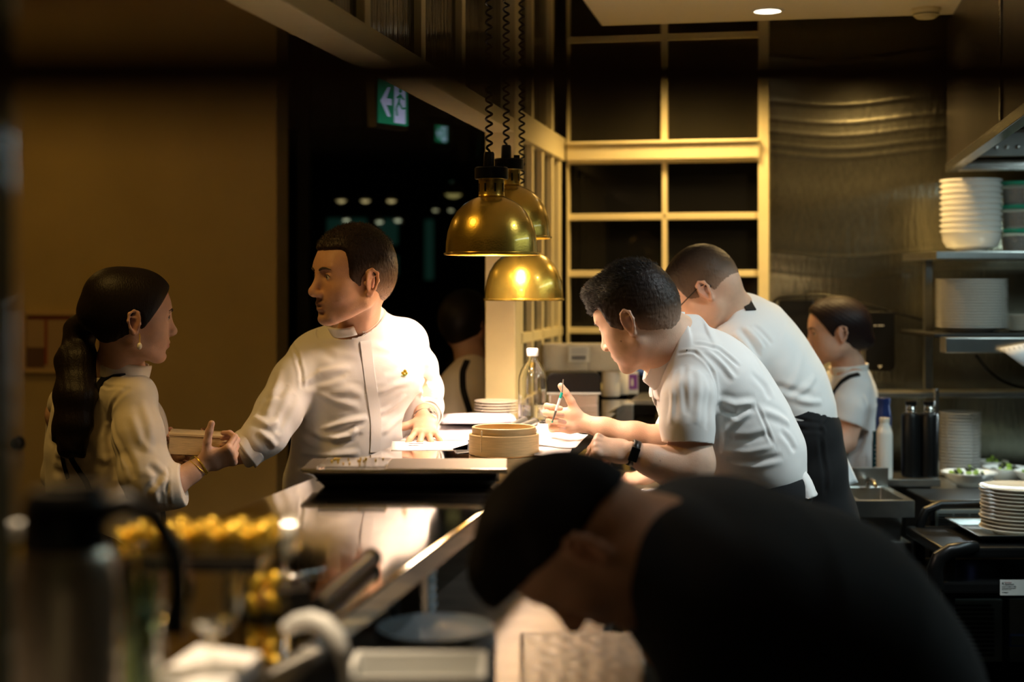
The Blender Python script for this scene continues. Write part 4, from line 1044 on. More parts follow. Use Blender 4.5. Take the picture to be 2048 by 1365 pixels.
# ================================================================== ORGANIC SURFACES
def A(v): return np.array([v[0], v[1], v[2]], dtype=np.float32)
def unit(v): v = np.asarray(v, dtype=np.float32); return v / (np.linalg.norm(v) + 1e-9)
class Org:
    """smoothly blended limbs, lumps and cuts, turned into one continuous surface"""
    def __init__(s): s.ops = []; s.tints = []; s.disp = None
    def E(s, a, b, ra, rb, s1=None, rz=None, k=.01, op='+'):
        """elliptic limb a->b; ra, rb = radius or (along s1, across)"""
        a, b = A(a), A(b)
        ra = (ra, ra) if not isinstance(ra, (tuple, list)) else ra
        rb = (rb, rb) if not isinstance(rb, (tuple, list)) else rb
        ab = b - a; L = float(np.linalg.norm(ab))
        ax = ab / L if L > 1e-6 else np.array([0, 0, 1], np.float32)
        if s1 is None: s1 = np.array([0, 1, 0], np.float32) if abs(ax[1]) < .9 else np.array([1, 0, 0], np.float32)
        s1 = np.asarray(s1, np.float32); s1 = s1 - ax * float(s1 @ ax); s1 = unit(s1); s2 = np.cross(ax, s1)
        if rz is None: rz = (min(ra), min(rb))
        if not isinstance(rz, (tuple, list)): rz = (rz, rz)
        def f(P):
            q = P - a; zz = q @ ax
            t = np.clip(zz / L, 0, 1) if L > 1e-6 else np.zeros(len(P), np.float32)
            x = q @ s1; y = q @ s2; z = zz - t * L
            r1 = ra[0] + (rb[0] - ra[0]) * t; r2 = ra[1] + (rb[1] - ra[1]) * t; r3 = rz[0] + (rz[1] - rz[0]) * t
            X, Y, Z = x / r1, y / r2, z / r3
            k0 = np.sqrt(X * X + Y * Y + Z * Z) + 1e-6
            k1 = np.sqrt((X / r1) ** 2 + (Y / r2) ** 2 + (Z / r3) ** 2) + 1e-6
            return np.maximum(k0 * (k0 - 1) / k1, (k0 - 1) * min(r1.min(), r2.min(), r3.min()) * 1.0 if op == '+' else -9)
        c = (a + b) / 2; R = L / 2 + max(ra + rb + rz)
        s.ops.append((op, k, f, c, R)); return s
    def ell(s, c, r, R=None, k=.01, op='+'):
        """ellipsoid with semi-axes r along the columns of R"""
        c = A(c); r = np.array(r if isinstance(r, (tuple, list)) else (r, r, r), np.float32)
        Rm = np.array(R, np.float32) if R is not None else np.eye(3, dtype=np.float32)
        def f(P):
            q = (P - c) @ Rm
            k0 = np.sqrt(((q / r) ** 2).sum(1)) + 1e-6; k1 = np.sqrt(((q / r ** 2) ** 2).sum(1)) + 1e-6
            return k0 * (k0 - 1) / k1
        s.ops.append((op, k, f, c, float(r.max()))); return s
    def box(s, c, h, R, rad=.002, k=.004, op='+'):
        c = A(c); h = np.array(h, np.float32) - rad; Rm = np.array(R, np.float32)
        def f(P):
            q = np.abs((P - c) @ Rm) - h
            return np.sqrt((np.maximum(q, 0) ** 2).sum(1)) + np.minimum(q.max(1), 0) - rad
        s.ops.append((op, k, f, c, float(np.linalg.norm(h)) + rad)); return s
    def cut(s, o, n, c=None, R=9., k=.004):
        """remove everything on the side n of the plane through o, inside a ball c, R"""
        o = A(o); n = unit(A(n)); c = o if c is None else A(c)
        def f(P):
            d = -((P - o) @ n)
            if R < 5: d = np.maximum(d, np.sqrt(((P - c) ** 2).sum(1)) - R)
            return d
        s.ops.append(('-', k, f, c, R)); return s
    def chain(s, pts, k=.02, s1=None, dep=None, op='+'):
        """pts = (px, py, distance, half width in pixels[, half depth in m])"""
        for p, q in zip(pts[:-1], pts[1:]):
            a, b = W(*p[:3]), W(*q[:3]); wa, wb = p[3] * p[2] / FPX, q[3] * q[2] / FPX
            da = p[4] if len(p) > 4 else wa; db = q[4] if len(q) > 4 else wb
            ax = (b - a).normalized(); e = s1 if s1 is not None else ax.cross(Vector((0, 1, 0)))
            s.E(a, b, (wa, da), (wb, db), s1=A(e), k=k, op=op)
        return s
    def line(s, pts, rs, k=.006, op='+', s1=None):
        for i in range(len(pts) - 1):
            s.E(pts[i], pts[i + 1], rs[i] if isinstance(rs, (list, tuple)) else rs, rs[i + 1] if isinstance(rs, (list, tuple)) else rs, k=k, op=op, s1=s1)
        return s
    def tint(s, c, r, col, amt=1.0, R=None, soft=.35): s.tints.append((A(c), np.array(r if isinstance(r, (tuple, list)) else (r, r, r), np.float32), np.array(col, np.float32), amt, np.array(R, np.float32) if R is not None else np.eye(3, dtype=np.float32), soft)); return s
    def evalp(s, P, rad, cen):
        pos = [o for o in s.ops]
        dc = [float(o[2](cen[None, :])[0]) for o in pos]
        m = min([d - 0 for d, o in zip(dc, pos) if o[0] == '+'] + [9])
        d = np.full(len(P), 9., np.float32)
        for o, c0 in zip(pos, dc):
            op, k = o[0], o[1]
            if op == '+':
                if c0 > m + 2.6 * rad + 2 * k: continue
                q = o[2](P); h = np.maximum(k - np.abs(d - q), 0) / k; d = np.minimum(d, q) - h * h * k * .25
            else:
                if c0 > 1.8 * rad + 2 * k: continue
                q = -o[2](P); h = np.maximum(k - np.abs(d - q), 0) / k; d = np.maximum(d, q) + h * h * k * .25
        if s.disp is not None: d = d - s.disp(P)
        return d.astype(np.float32)
    def mesh(s, res, lo=None, hi=None):
        B = 12
        los = [o[3] - o[4] for o in s.ops if o[0] == '+']; his = [o[3] + o[4] for o in s.ops if o[0] == '+']
        lo_ = np.min(los, 0) - 3 * res; hi_ = np.max(his, 0) + 3 * res
        if lo is not None: lo_ = np.maximum(lo_, A(lo))
        if hi is not None: hi_ = np.minimum(hi_, A(hi))
        nb = np.maximum(1, np.ceil((hi_ - lo_) / (res * B)).astype(int))
        V = np.full(tuple(nb * B + 1), 1., np.float32)
        g = np.arange(B + 1) * res
        G = np.stack(np.meshgrid(g, g, g, indexing='ij'), -1).reshape(-1, 3).astype(np.float32)
        rad = res * B * .87
        # coarse test of all block centres
        ii = np.stack(np.meshgrid(*[np.arange(n) for n in nb], indexing='ij'), -1).reshape(-1, 3)
        cen = (lo_ + (ii + .5) * res * B).astype(np.float32)
        d = np.full(len(cen), 9., np.float32)
        for o in s.ops:
            if o[0] == '+': d = np.minimum(d, o[2](cen) - o[1] * .3)
        keep = d < rad * 1.35 + .012
        inner = d < -rad * 1.9
        for o in s.ops:
            if o[0] == '-': inner &= o[2](cen) > rad * 1.5
        for n_ in range(len(ii)):
            if not keep[n_]: continue
            i, j, k = ii[n_] * B
            if inner[n_]: V[i:i + B + 1, j:j + B + 1, k:k + B + 1] = -1.; continue
            V[i:i + B + 1, j:j + B + 1, k:k + B + 1] = s.evalp(G + (lo_ + ii[n_] * res * B).astype(np.float32), rad, cen[n_]).reshape(B + 1, B + 1, B + 1)
        V[0] = V[-1] = 1; V[:, 0] = V[:, -1] = 1; V[:, :, 0] = V[:, :, -1] = 1
        ins = V < 0
        c = np.zeros(tuple(np.array(V.shape) - 1), np.int8)
        for a in (0, 1):
            for b in (0, 1):
                for e in (0, 1): c += ins[a:a + c.shape[0], b:b + c.shape[1], e:e + c.shape[2]]
        act = np.argwhere((c > 0) & (c < 8))
        idx = np.full(c.shape, -1, np.int32); idx[tuple(act.T)] = np.arange(len(act))
        cor = {}
        for a in (0, 1):
            for b in (0, 1):
                for e in (0, 1): cor[(a, b, e)] = V[act[:, 0] + a, act[:, 1] + b, act[:, 2] + e]
        acc = np.zeros((len(act), 3), np.float32); cnt = np.zeros(len(act), np.float32)
        for ax in range(3):
            o1, o2 = [x for x in range(3) if x != ax]
            for p in (0, 1):
                for q in (0, 1):
                    k0 = [0, 0, 0]; k0[o1] = p; k0[o2] = q; k1 = list(k0); k1[ax] = 1
                    v0, v1 = cor[tuple(k0)], cor[tuple(k1)]
                    x = (v0 < 0) != (v1 < 0)
                    t = np.where(x, v0 / np.where(x, v0 - v1, 1), 0)
                    pt = np.tile(np.array(k0, np.float32), (len(act), 1)); pt[:, ax] = t
                    acc += pt * x[:, None]; cnt += x
        P = lo_ + (act + acc / np.maximum(cnt, 1)[:, None]) * res
        F = []
        for ax in range(3):
            o1, o2 = (ax + 1) % 3, (ax + 2) % 3
            sl0 = [slice(None)] * 3; sl1 = [slice(None)] * 3; sl0[ax] = slice(0, -1); sl1[ax] = slice(1, None)
            x0, x1 = ins[tuple(sl0)], ins[tuple(sl1)]
            for flip, cond in ((False, x0 & ~x1), (True, ~x0 & x1)):
                e = np.argwhere(cond)
                e = e[(e[:, o1] > 0) & (e[:, o2] > 0)]
                e = e[(e[:, o1] < c.shape[o1]) & (e[:, o2] < c.shape[o2])]
                if not len(e): continue
                q = []
                for da, db in ((0, 0), (-1, 0), (-1, -1), (0, -1)):
                    m = e.copy(); m[:, o1] += da; m[:, o2] += db; q.append(idx[tuple(m.T)])
                q = np.stack(q, 1)
                if flip: q = q[:, ::-1]
                F.append(q)
        F = np.concatenate(F); F = F[(F >= 0).all(1)]
        return P.astype(np.float32), F

def vnormals(P, F):
    n = np.cross(P[F[:, 2]] - P[F[:, 0]], P[F[:, 3]] - P[F[:, 1]]); N = np.zeros_like(P)
    for k in range(4):
        for a in range(3): N[:, a] += np.bincount(F[:, k], n[:, a], len(P))
    return N / (np.linalg.norm(N, axis=1)[:, None] + 1e-12)
def laplace(P, F, it=1, lam=.5):
    i = np.concatenate([F[:, 0], F[:, 1], F[:, 2], F[:, 3]]); j = np.concatenate([F[:, 1], F[:, 2], F[:, 3], F[:, 0]])
    deg = np.bincount(i, minlength=len(P)) + np.bincount(j, minlength=len(P)) + 1e-9
    for _ in range(it):
        Q = np.zeros_like(P)
        for a in range(3): Q[:, a] = (np.bincount(i, P[j, a], len(P)) + np.bincount(j, P[i, a], len(P))) / deg
        P = P + lam * (Q - P)
    return P
def noise3(P, f, seed=0, n=7):
    r = np.random.RandomState(seed); out = np.zeros(len(P), np.float32)
    for i in range(n):
        k = r.normal(size=3); k *= f * (.6 + .9 * r.rand()) / np.linalg.norm(k); k2 = r.normal(size=3) * f * .5
        out += np.sin(P @ k + 6.28 * r.rand() + 1.3 * np.sin(P @ k2 + 6.28 * r.rand())).astype(np.float32)
    return out / n ** .5
class Surf:
    """a finished surface: picking, creases, straps, then the object"""
    def __init__(s, P, F): s.P, s.F = P, F; s.tree()
    def tree(s): s.N = vnormals(s.P, s.F); s.bvh = None
    def bv(s):
        if s.bvh is None: s.bvh = BVHTree.FromPolygons([tuple(p) for p in s.P.tolist()], s.F.tolist())
        return s.bvh
    def pick(s, px, py, skip=0):
        o = Vector((0, 0, EYE)); d = (W(px, py, 1.) - o).normalized()
        r = s.bv().ray_cast(o, d)
        if r[0] is None:
            best = None; pr = s.proj(); q = (pr[:, 0] - px) ** 2 + (pr[:, 1] - py) ** 2
            i = int(q.argmin()); return Vector(s.P[i]), Vector(s.N[i])
        return r[0], r[1]
    def proj(s):
        Y = s.P[:, 1]; return np.stack([1024 + s.P[:, 0] / Y * FPX, HOR - (s.P[:, 2] - EYE) / Y * FPX], 1)
    def crease(s, pix, wpx, amp, d=3.5, side=None, facing=True):
        """raise (amp > 0) or sink a fold that follows the surface; pix = list of (x, y) where it was seen"""
        pts = np.array([A(s.pick(*p)[0]) for p in pix], np.float32)
        best = np.full(len(s.P), 1e9, np.float32); tt = np.zeros(len(s.P), np.float32)
        n = len(pts) - 1; w_ = wpx * d / FPX
        mn, mx = pts.min(0) - 3 * w_, pts.max(0) + 3 * w_
        sel = np.where(((s.P > mn) & (s.P < mx)).all(1))[0]
        if not len(sel): return s
        Q = s.P[sel]
        bs = np.full(len(sel), 1e9, np.float32); ts = np.zeros(len(sel), np.float32)
        for i in range(n):
            a, b = pts[i], pts[i + 1]; ab = b - a; L2 = float(ab @ ab) + 1e-12
            t = np.clip((Q - a) @ ab / L2, 0, 1); dd = np.linalg.norm(Q - a - t[:, None] * ab, axis=1)
            m = dd < bs; bs[m] = dd[m]; ts[m] = ((i + t) / n)[m]
        taper = np.clip(np.minimum(ts, 1 - ts) * 5, 0, 1) ** .7 if side is None else 1
        g = np.exp(-(bs / w_) ** 2)
        prof = amp * (g - .45 * np.exp(-((bs - 1.7 * w_) / w_) ** 2))
        s.P[sel] += s.N[sel] * (prof * taper)[:, None]
        return s
    def creases(s, L, d=3.5):
        for c in L: s.crease(c[0], c[1] * 1.25, c[2] * .7, d)
        s.tree(); return s
    def noise(s, f, amp, seed=0, aniso=None, ridged=False):
        Q = s.P * (np.array(aniso, np.float32) if aniso is not None else 1)
        n = noise3(Q, f, seed)
        if ridged: n = 1 - 2 * np.abs(n)
        s.P = s.P + s.N * (amp * n)[:, None]; s.N = vnormals(s.P, s.F); s.bvh = None; return s
    def smooth(s, it=1, lam=.5): s.P = laplace(s.P, s.F, it, lam); s.tree(); return s
    def obj(s, name, m, parent, base=None, tints=(), label=None):
        L = np.array(parent_loc(parent), np.float32) if parent is not None else 0
        me = bpy.data.meshes.new(name); me.from_pydata((s.P - L).tolist(), [], s.F.tolist())
        me.polygons.foreach_set('use_smooth', [True] * len(me.polygons))
        if base is not None:
            C = np.tile(np.array(base, np.float32), (len(s.P), 1))
            for c, r, col, amt, R, soft in tints:
                q = np.sqrt(((((s.P - c) @ R) / r) ** 2).sum(1)); wgt = amt * np.clip((1 + soft - q) / (2 * soft), 0, 1)
                wgt = (wgt * wgt * (3 - 2 * wgt) if amt >= 1 else wgt)[:, None]
                C = C * (1 - wgt) + col * wgt
            at = me.color_attributes.new('Col', 'FLOAT_COLOR', 'POINT')
            at.data.foreach_set('color', np.concatenate([C, np.ones((len(C), 1), np.float32)], 1).ravel())
        me.materials.append(m); me.update()
        o = bpy.data.objects.new(name, me); COL.objects.link(o)
        if parent is not None: o.parent = parent
        if label: o['label'] = label
        return o
    def strap(s, pix, wid, th, name, m, parent, label=None, lift=0.0, sub=6):
        """cloth band laid on the surface along points where it was seen"""
        P = []; N = []
        for i in range(len(pix) - 1):
            for k in range(sub):
                t = k / sub; p, n = s.pick(pix[i][0] * (1 - t) + pix[i + 1][0] * t, pix[i][1] * (1 - t) + pix[i + 1][1] * t); P.append(p); N.append(n)
        p, n = s.pick(*pix[-1]); P.append(p); N.append(n)
        for _ in range(3):
            P = [P[0]] + [(P[i - 1] + 2 * P[i] + P[i + 1]) / 4 for i in range(1, len(P) - 1)] + [P[-1]]
            N = [(N[max(i - 1, 0)] + N[i] + N[min(i + 1, len(N) - 1)]).normalized() for i in range(len(N))]
        P = [p + n * lift for p, n in zip(P, N)]
        return MB().ribbon(P, N, wid, th).build(name, m, parent, label=label)

# ------------------------------------------------------------------ heads
class Frame:
    def __init__(s, o, f, up):            # local x = forward, y = left, z = up
        s.o = Vector(o); s.x = Vector(f).normalized(); s.y = Vector(up).cross(s.x).normalized(); s.z = s.x.cross(s.y)
        s.R = np.array([list(s.x), list(s.y), list(s.z)], np.float32).T
        s.M = Matrix((s.x, s.y, s.z)).transposed()
    def __call__(s, x, y, z): return s.o + s.x * x + s.y * y + s.z * z
def head_frame(ear_px, ear_py, d, side, yaw, pitch, roll=0, sc=1.0):
    """side: +1 when the left ear is the one seen. yaw: 0 faces +x, 90 away, -90 the camera"""
    ya, pi_ = math.radians(yaw), math.radians(pitch)
    f = Vector((math.cos(ya) * math.cos(pi_), math.sin(ya) * math.cos(pi_), math.sin(pi_)))
    up = Vector((-math.cos(ya) * math.sin(pi_), -math.sin(ya) * math.sin(pi_), math.cos(pi_)))
    if roll: up = Matrix.Rotation(math.radians(roll), 3, f) @ up
    y = up.cross(f)
    return Frame(W(ear_px, ear_py, d) - y * side * .075 * sc, f, up)
def head(G, h, s=1.0, cheek=0.0, jaw=1.0, nose=1.0, mouth_open=0.0, lip=(.55, .22, .17), lids=.6, brow=1.0, fem=False, skin=None, chin=0.0):
    p = lambda x, y, z: h(x * s, y * s, z * s)
    e = lambda c, r, k=.01, op='+', R=None: G.ell(p(*c), tuple(q * s for q in r), h.R if R is None else R, k * s, op)
    e((-.012, 0, .045), (.095, .074, .080), .02); e((-.03, 0, .010), (.070, .068, .070), .03)
    e((.030, 0, .030), (.056, .060, .072), .03)
    e((.030, 0, -.030), (.050, .052, .060), .03)
    for y in (-1, 1):
        G.E(p(-.004, y * .050 * jaw, -.050), p(.058, y * .018, -.086), .019 * s, .015 * s, k=.028 * s)
        e((.044, y * .037, -.022), (.032 + cheek * .2, .026 + cheek * .5, .030 + cheek), .025)
        if cheek: e((.030, y * .040, -.055), (.034, .022, .028), .03)
    e((.070 + chin, 0, -.090), (.017, .021 * jaw, .015), .018)
    e((.064, 0, -.052), (.026, .030, .032), .020)
    G.E(p(.060, -.024, .031), p(.060, .024, .031), .026 * s, .026 * s, k=.02 * s)          # brow ridge
    n = nose
    G.E(p(.080, 0, .022), p(.0925 + .012 * n, 0, -.020), .0075 * s, .0095 * s, k=.016 * s)
    e((.0935 + .0125 * n, 0, -.0265), (.0095, .0105, .0092), .010)
    for y in (-1, 1):
        e((.090 + .006 * n, y * .0130, -.0310), (.0095, .0068, .0068), .007)
        e((.0905, y * .031, .0130), (.017, .0155, .0115), .012, '-')
    for y in (-1, 1):
        e((.0715, y * .031, .0125), (.0138, .0160, .0130), .003)
        e((.0858, y * .0315, .0105 - .003 * (1 - lids)), (.0085, .0125, .0010 + .0048 * lids), .0015, '-')
        G.E(p(.0835, y * .018, .0320), p(.0760, y * .046, .0335), .0042 * s, .0030 * s, k=.010 * s)
        e((.098 + .008 * n, y * .0055, -.0358), (.0045, .0028, .0030), .002, '-')
    m = mouth_open
    e((.0850, 0, -.0530 + .001 * m), (.0080, .0215, .0056), .008); e((.0820, 0, -.0640 - .006 * m), (.0085, .0185, .0064), .008)
    e((.0950, 0, -.0585 - .002 * m), (.0085, .0215 - .005 * min(m, 1), .0012 + .0050 * m), .002, '-')
    e((.088, 0, -.0760 - .003 * m), (.008, .016, .0045), .010, '-')
    for y in (-1, 1):
        ea = lambda a, b, c: p(-.006 + a, y * (.073 + b), -.004 + c)
        Re = Frame(h.o, (h.x * .80 + h.y * y * .50 - h.z * .12), h.z + h.x * -.18)
        G.ell(ea(-.002, .004, .002), (.0165 * s, .0050 * s, .0300 * s), Re.R, .006 * s)
        rim = [ea(.010, .001, .012), ea(.007, .006, .026), ea(-.006, .010, .031), ea(-.018, .013, .022), ea(-.0195, .013, .004), ea(-.013, .010, -.014), ea(-.004, .005, -.026), ea(.003, .002, -.024)]
        G.ell(ea(-.002, .0135, .006), (.0105 * s, .0050 * s, .0180 * s), Re.R, .003 * s, '-')
        G.line(rim, [.0028 * s, .0030 * s, .0032 * s, .0034 * s, .0033 * s, .0032 * s, .0052 * s, .0050 * s], k=.004 * s)
        G.line([ea(-.012, .010, .014), ea(-.004, .0085, .012), ea(.002, .006, .004)], .0024 * s, k=.004 * s)
        e((.005, y * .076, -.006), (.0035, .0028, .0060), .004)
        G.tint(ea(-.003, .008, 0), (.018 * s, .012 * s, .03 * s), (.62, .24, .16), .35, Re.R, .4)
    G.tint(p(.088, 0, -.0590 - .003 * m), (.016 * s, .0225 * s, (.0105 + .006 * m) * s), lip, .85, h.R, .18)
    if m: G.tint(p(.080, 0, -.0590 - .002 * m), (.012 * s, .017 * s, .0045 * m * s), (.05, .015, .012), 1.0, h.R, .25)
    return p
def face_bits(h, s, t, parent, brow_col, iris=(.05, .03, .02), lids=.6, which=(-1, 1), brow=True, thick=1.0, look=0.0, S=None):
    p = lambda x, y, z: h(x * s, y * s, z * s)
    def on(q, off=.0006):
        if S is None: return q
        r = S.bv().find_nearest(q); return r[0] + r[1] * off
    lm = M.setdefault('lash', mat('lash_line', (.02, .012, .010), .6))
    ew = M.setdefault('eye_white', mat('eye_white', (.62, .56, .50), .25, coat=.5)); ir = mat('iris', iris, .15, coat=1.0)
    for y in which:
        o = MB().ball(p(.0720, y * .031, .0110), .0122 * s, 20, 14).build('eye', ew, parent)
        d = (h.x + h.y * look + h.y * y * .05 - h.z * .08).normalized()
        MB().ball(p(.0720, y * .031, .0110) + d * .0088 * s, .0048 * s, 14, 10).build('iris', ir, o)
        if brow:
            pts = [on(p(*q)) for q in ((.0900, y * .0125, .0275), (.0900, y * .019, .0300), (.0890, y * .027, .0320), (.0845, y * .036, .0325), (.0765, y * .046, .0295))]
            MB().tube(pts, [.0018 * s * thick, .0029 * s * thick, .0028 * s * thick, .0022 * s * thick, .0008 * s], 8).build('eyebrow', brow_col, parent)
        zl_ = .0105 + .0048 * lids
        pts = [on(p(*q), .0003) for q in ((.084, y * .0195, .0105), (.0875, y * .025, zl_ + .0010), (.088, y * .031, zl_ + .0018), (.0855, y * .038, zl_ + .0008), (.081, y * .0445, .0100))]
        MB().tube(pts, [.0005, .0010, .0012, .0012, .0006], 6).build('eyelashes', lm, parent)
def hairline(H, p, h, s, x0, z0, rot=0.0, low=-.030, slope=.42, r=.016):
    """clear the face: a rounded corner at (x0, z0) in profile, then everything under the ears"""
    c, q = math.cos(rot), math.sin(rot); fx = h.x * c + h.z * q; fz = h.z * c - h.x * q
    R = np.array([list(fx), list(h.y), list(fz)], np.float32).T
    H.box(p(x0, 0, z0) + (fx * .12 - fz * .15) * s, (.12 * s, .2, .15 * s), R, rad=r, k=.014, op='-')
    H.cut(p(-.004, 0, low), h.M @ Vector((slope, 0, -.90)), k=.016)
def hair_cap(h, s, th, faces, res=.004, f=260, amp=.0016, seed=1, top=0.0, back=0.0, extra=None, front=.074, low=-.02, sideburn=True, fem=False):
    """hair over the skull: th = thickness; front = how far the hairline reaches on top"""
    G = Org(); p = lambda x, y, z: h(x * s, y * s, z * s)
    G.ell(p(-.012, 0, .045), ((.095 + th) * s, (.074 + th) * s, (.080 + th + top) * s), h.R, .02)
    G.ell(p(-.03, 0, .010), ((.070 + th + back) * s, (.068 + th * .6) * s, (.070 + th) * s), h.R, .03)
    G.ell(p(.030, 0, .040), ((.054 + th) * s, (.061 + th * .8) * s, (.066 + th) * s), h.R, .03)
    if extra: extra(G, p)
    return G, p
def strands(surf, n, length, rad, direction, h, m, name, parent, seed=1, zone=None, jitter=.5, lift=.3, sub=2):
    """short separate hair tufts rooted on a surface"""
    rnd = np.random.RandomState(seed); P, N = surf.P, surf.N
    ok = np.arange(len(P)) if zone is None else np.where(zone(P, N))[0]
    if not len(ok): return
    ids = ok[rnd.randint(0, len(ok), n)]
    vs = []; fs = []; D = np.array(direction(P[ids], N[ids]) if callable(direction) else np.tile(A(direction), (n, 1)), np.float32)
    J = rnd.normal(size=(n, 3)).astype(np.float32) * jitter
    T = D + N[ids] * lift + J * .5; T /= np.linalg.norm(T, axis=1)[:, None]
    S = np.cross(T, rnd.normal(size=(n, 3))); S /= np.linalg.norm(S, axis=1)[:, None]; S2 = np.cross(T, S)
    L = length * (.5 + .8 * rnd.rand(n)); B = P[ids] - N[ids] * .0015
    bend = -N[ids] * (L * .25)[:, None]
    k = 0; V = np.zeros((n, 7, 3), np.float32)
    for a in range(3):
        w0 = (S * math.cos(2.094 * a) + S2 * math.sin(2.094 * a)) * rad
        V[:, a] = B + w0; V[:, 3 + a] = B + T * (L * .55)[:, None] + w0 * .75
    V[:, 6] = B + T * L[:, None] + bend
    base = (np.arange(n) * 7)[:, None]
    F4 = np.concatenate([base + np.array([[a, (a + 1) % 3, 3 + (a + 1) % 3, 3 + a]]) for a in range(3)])
    F3 = np.concatenate([base + np.array([[3 + a, 3 + (a + 1) % 3, 6]]) for a in range(3)])
    Lc = np.array(parent_loc(parent), np.float32)
    me = bpy.data.meshes.new(name); me.from_pydata((V.reshape(-1, 3) - Lc).tolist(), [], F4.tolist() + F3.tolist())
    me.polygons.foreach_set('use_smooth', [True] * len(me.polygons)); me.materials.append(m); me.update()
    o = bpy.data.objects.new(name, me); COL.objects.link(o); o.parent = parent; return o

# ------------------------------------------------------------------ hands
def hand(G, wrist, f, n, thumb_side, curl=(.3, .35, .25), spread=.06, s=1.0, thumb=(.9, .25, .2), thumb_f=(.55, .75, .25), curls=None, nails=(.80, .52, .42), wr=.024):
    """wrist point, f = towards the fingers, n = the way the palm faces, thumb_side = unit vector towards the thumb"""
    f = Vector(f).normalized(); n = (Vector(n) - f * Vector(n).dot(f)).normalized(); t = f.cross(n).normalized()
    if t.dot(Vector(thumb_side)) < 0: t = -t
    w = Vector(wrist); q = lambda a, b, c: w + (f * a + t * b + n * c) * s
    G.E(q(0, 0, 0), q(.030, 0, .0), (.025 * s, .017 * s), (.032 * s, .015 * s), s1=A(t), k=.012)
    G.E(q(.030, 0, 0), q(.082, .0, -.002), (.033 * s, .0155 * s), (.038 * s, .012 * s), s1=A(t), k=.012, rz=.012 * s)
    G.ell(q(.030, .020, .009), (.026 * s, .016 * s, .014 * s), np.array([list(f), list(t), list(n)], np.float32).T, .012)
    G.ell(q(.030, -.018, .008), (.026 * s, .012 * s, .011 * s), np.array([list(f), list(t), list(n)], np.float32).T, .012)
    tips = []
    for i, (y, L, r) in enumerate(((.0285, (.042, .025, .021), .0088), (.0098, (.046, .029, .022), .0090), (-.0090, (.043, .027, .021), .0086), (-.0270, (.033, .020, .019), .0076))):
        cu = curls[i] if curls else curl
        a = 0; p = q(.084 - abs(y - .008) * .16, y, -.002); d0 = (f + t * (spread * (y / .02))).normalized()
        G.ell(p - n * .002 * s, (r * 1.12 * s,) * 3, None, .008)
        pts = [p]; rr = [r * 1.05 * s]
        for j, (l, c_) in enumerate(zip(L, cu)):
            a += c_; d = d0 * math.cos(a) + n * math.sin(a); p = p + d * l * s; pts.append(p); rr.append(r * (.97 - .09 * j) * s)
        for j in range(3): G.E(pts[j], pts[j + 1], rr[j], rr[j + 1], k=.0035)
        bn = -(n * math.cos(a) - d0 * math.sin(a)); G.tint(pts[3] + bn * r * .8 * s - d * .003, (.0055 * s, .0055 * s, .0055 * s), nails, .8, None, .2); tips.append(pts[3])
    # thumb: leaves the side of the palm near its base
    p = q(.018, .024, .004); dirs = []; d = (f * thumb_f[0] + t * thumb_f[1] + n * thumb_f[2]).normalized(); ax = None
    pts = [p]; rr = [.0135 * s]
    inn = (f * .9 - t * .5 + n * .25).normalized()
    for j, (l, c_) in enumerate(zip((.038, .029, .022), thumb)):
        if j: d = (d * (1 - c_) + inn * c_).normalized()
        p = p + d * l * s; pts.append(p); rr.append((.0115, .0102, .0090)[j] * s)
    for j in range(3): G.E(pts[j], pts[j + 1], rr[j], rr[j + 1], k=.008 if j == 0 else .004)
    tips.append(pts[3]); return tips
# ================================================================== PEOPLE
def skinmat(name, col): return mat(name, col, .48, vcol=True, sss=.12, spec=.4, bump=.0004, bscale=420, var=.10, vscale=45)
def cloth(name, col, rough=.85, sheen=.2, b=.00012): return mat(name, col, rough, bump=b, bscale=500, sheen=sheen)
SHIRT = cloth('white_cotton', (.80, .78, .75)); SHIRT2 = cloth('cream_cotton', (.78, .70, .58)); BLACKC = cloth('black_cotton', (.0045, .0045, .005), .9, .0)
CHAR = cloth('charcoal_knit', (.0032, .0026, .0030), .95, .08, .0015)
HAIRM = mat('hair', (.02, .014, .01), .42, vcol=True, bump=.0012, bscale=300, stretch=(1, 1, .3), spec=.2)
HAIRB = mat('matte_black_hair', (.006, .005, .004), .8, vcol=True, spec=.15)
HAIRS2 = mat('short_brown_hair', (.075, .045, .028), .6)
HAIRS = mat('hair_strands', (.012, .009, .007), .45)
WOOLW = cloth('white_towel', (.78, .80, .80), .95, .3, .0012)
DARKT = cloth('dark_trousers', (.008, .008, .010), .9, .0)

def collar(name, c, axis, e1, ra, rb, h, a0, a1, m, parent, flare=.0, tilt=0.0, th=.0022, n=40, low=None, wob=.0015):
    """standing collar band: ellipse ra (along e1) x rb around c, from angle a0 to a1"""
    ax = Vector(axis).normalized(); e1 = (Vector(e1) - ax * Vector(e1).dot(ax)).normalized(); e2 = ax.cross(e1)
    vs = []; R = 5
    for i in range(n + 1):
        a = math.radians(a0 + (a1 - a0) * i / n)
        for j in range(R + 1):
            t = j / R; k = 1 + flare * t + wob / ra * math.sin(5 * a + 3 * t)
            hh = h(i / n) if callable(h) else h
            vs.append(c + e1 * ra * k * math.cos(a) + e2 * rb * k * math.sin(a) + ax * (hh * t + tilt * math.cos(a) * t))
    fs = [(i * (R + 1) + j, (i + 1) * (R + 1) + j, (i + 1) * (R + 1) + j + 1, i * (R + 1) + j + 1) for i in range(n) for j in range(R)]
    return MB().add(vs, fs).build(name, m, parent, solid=th)
def base_xy(px, d): w_ = W(px, 0, d); return Vector((w_.x, w_.y, 0))

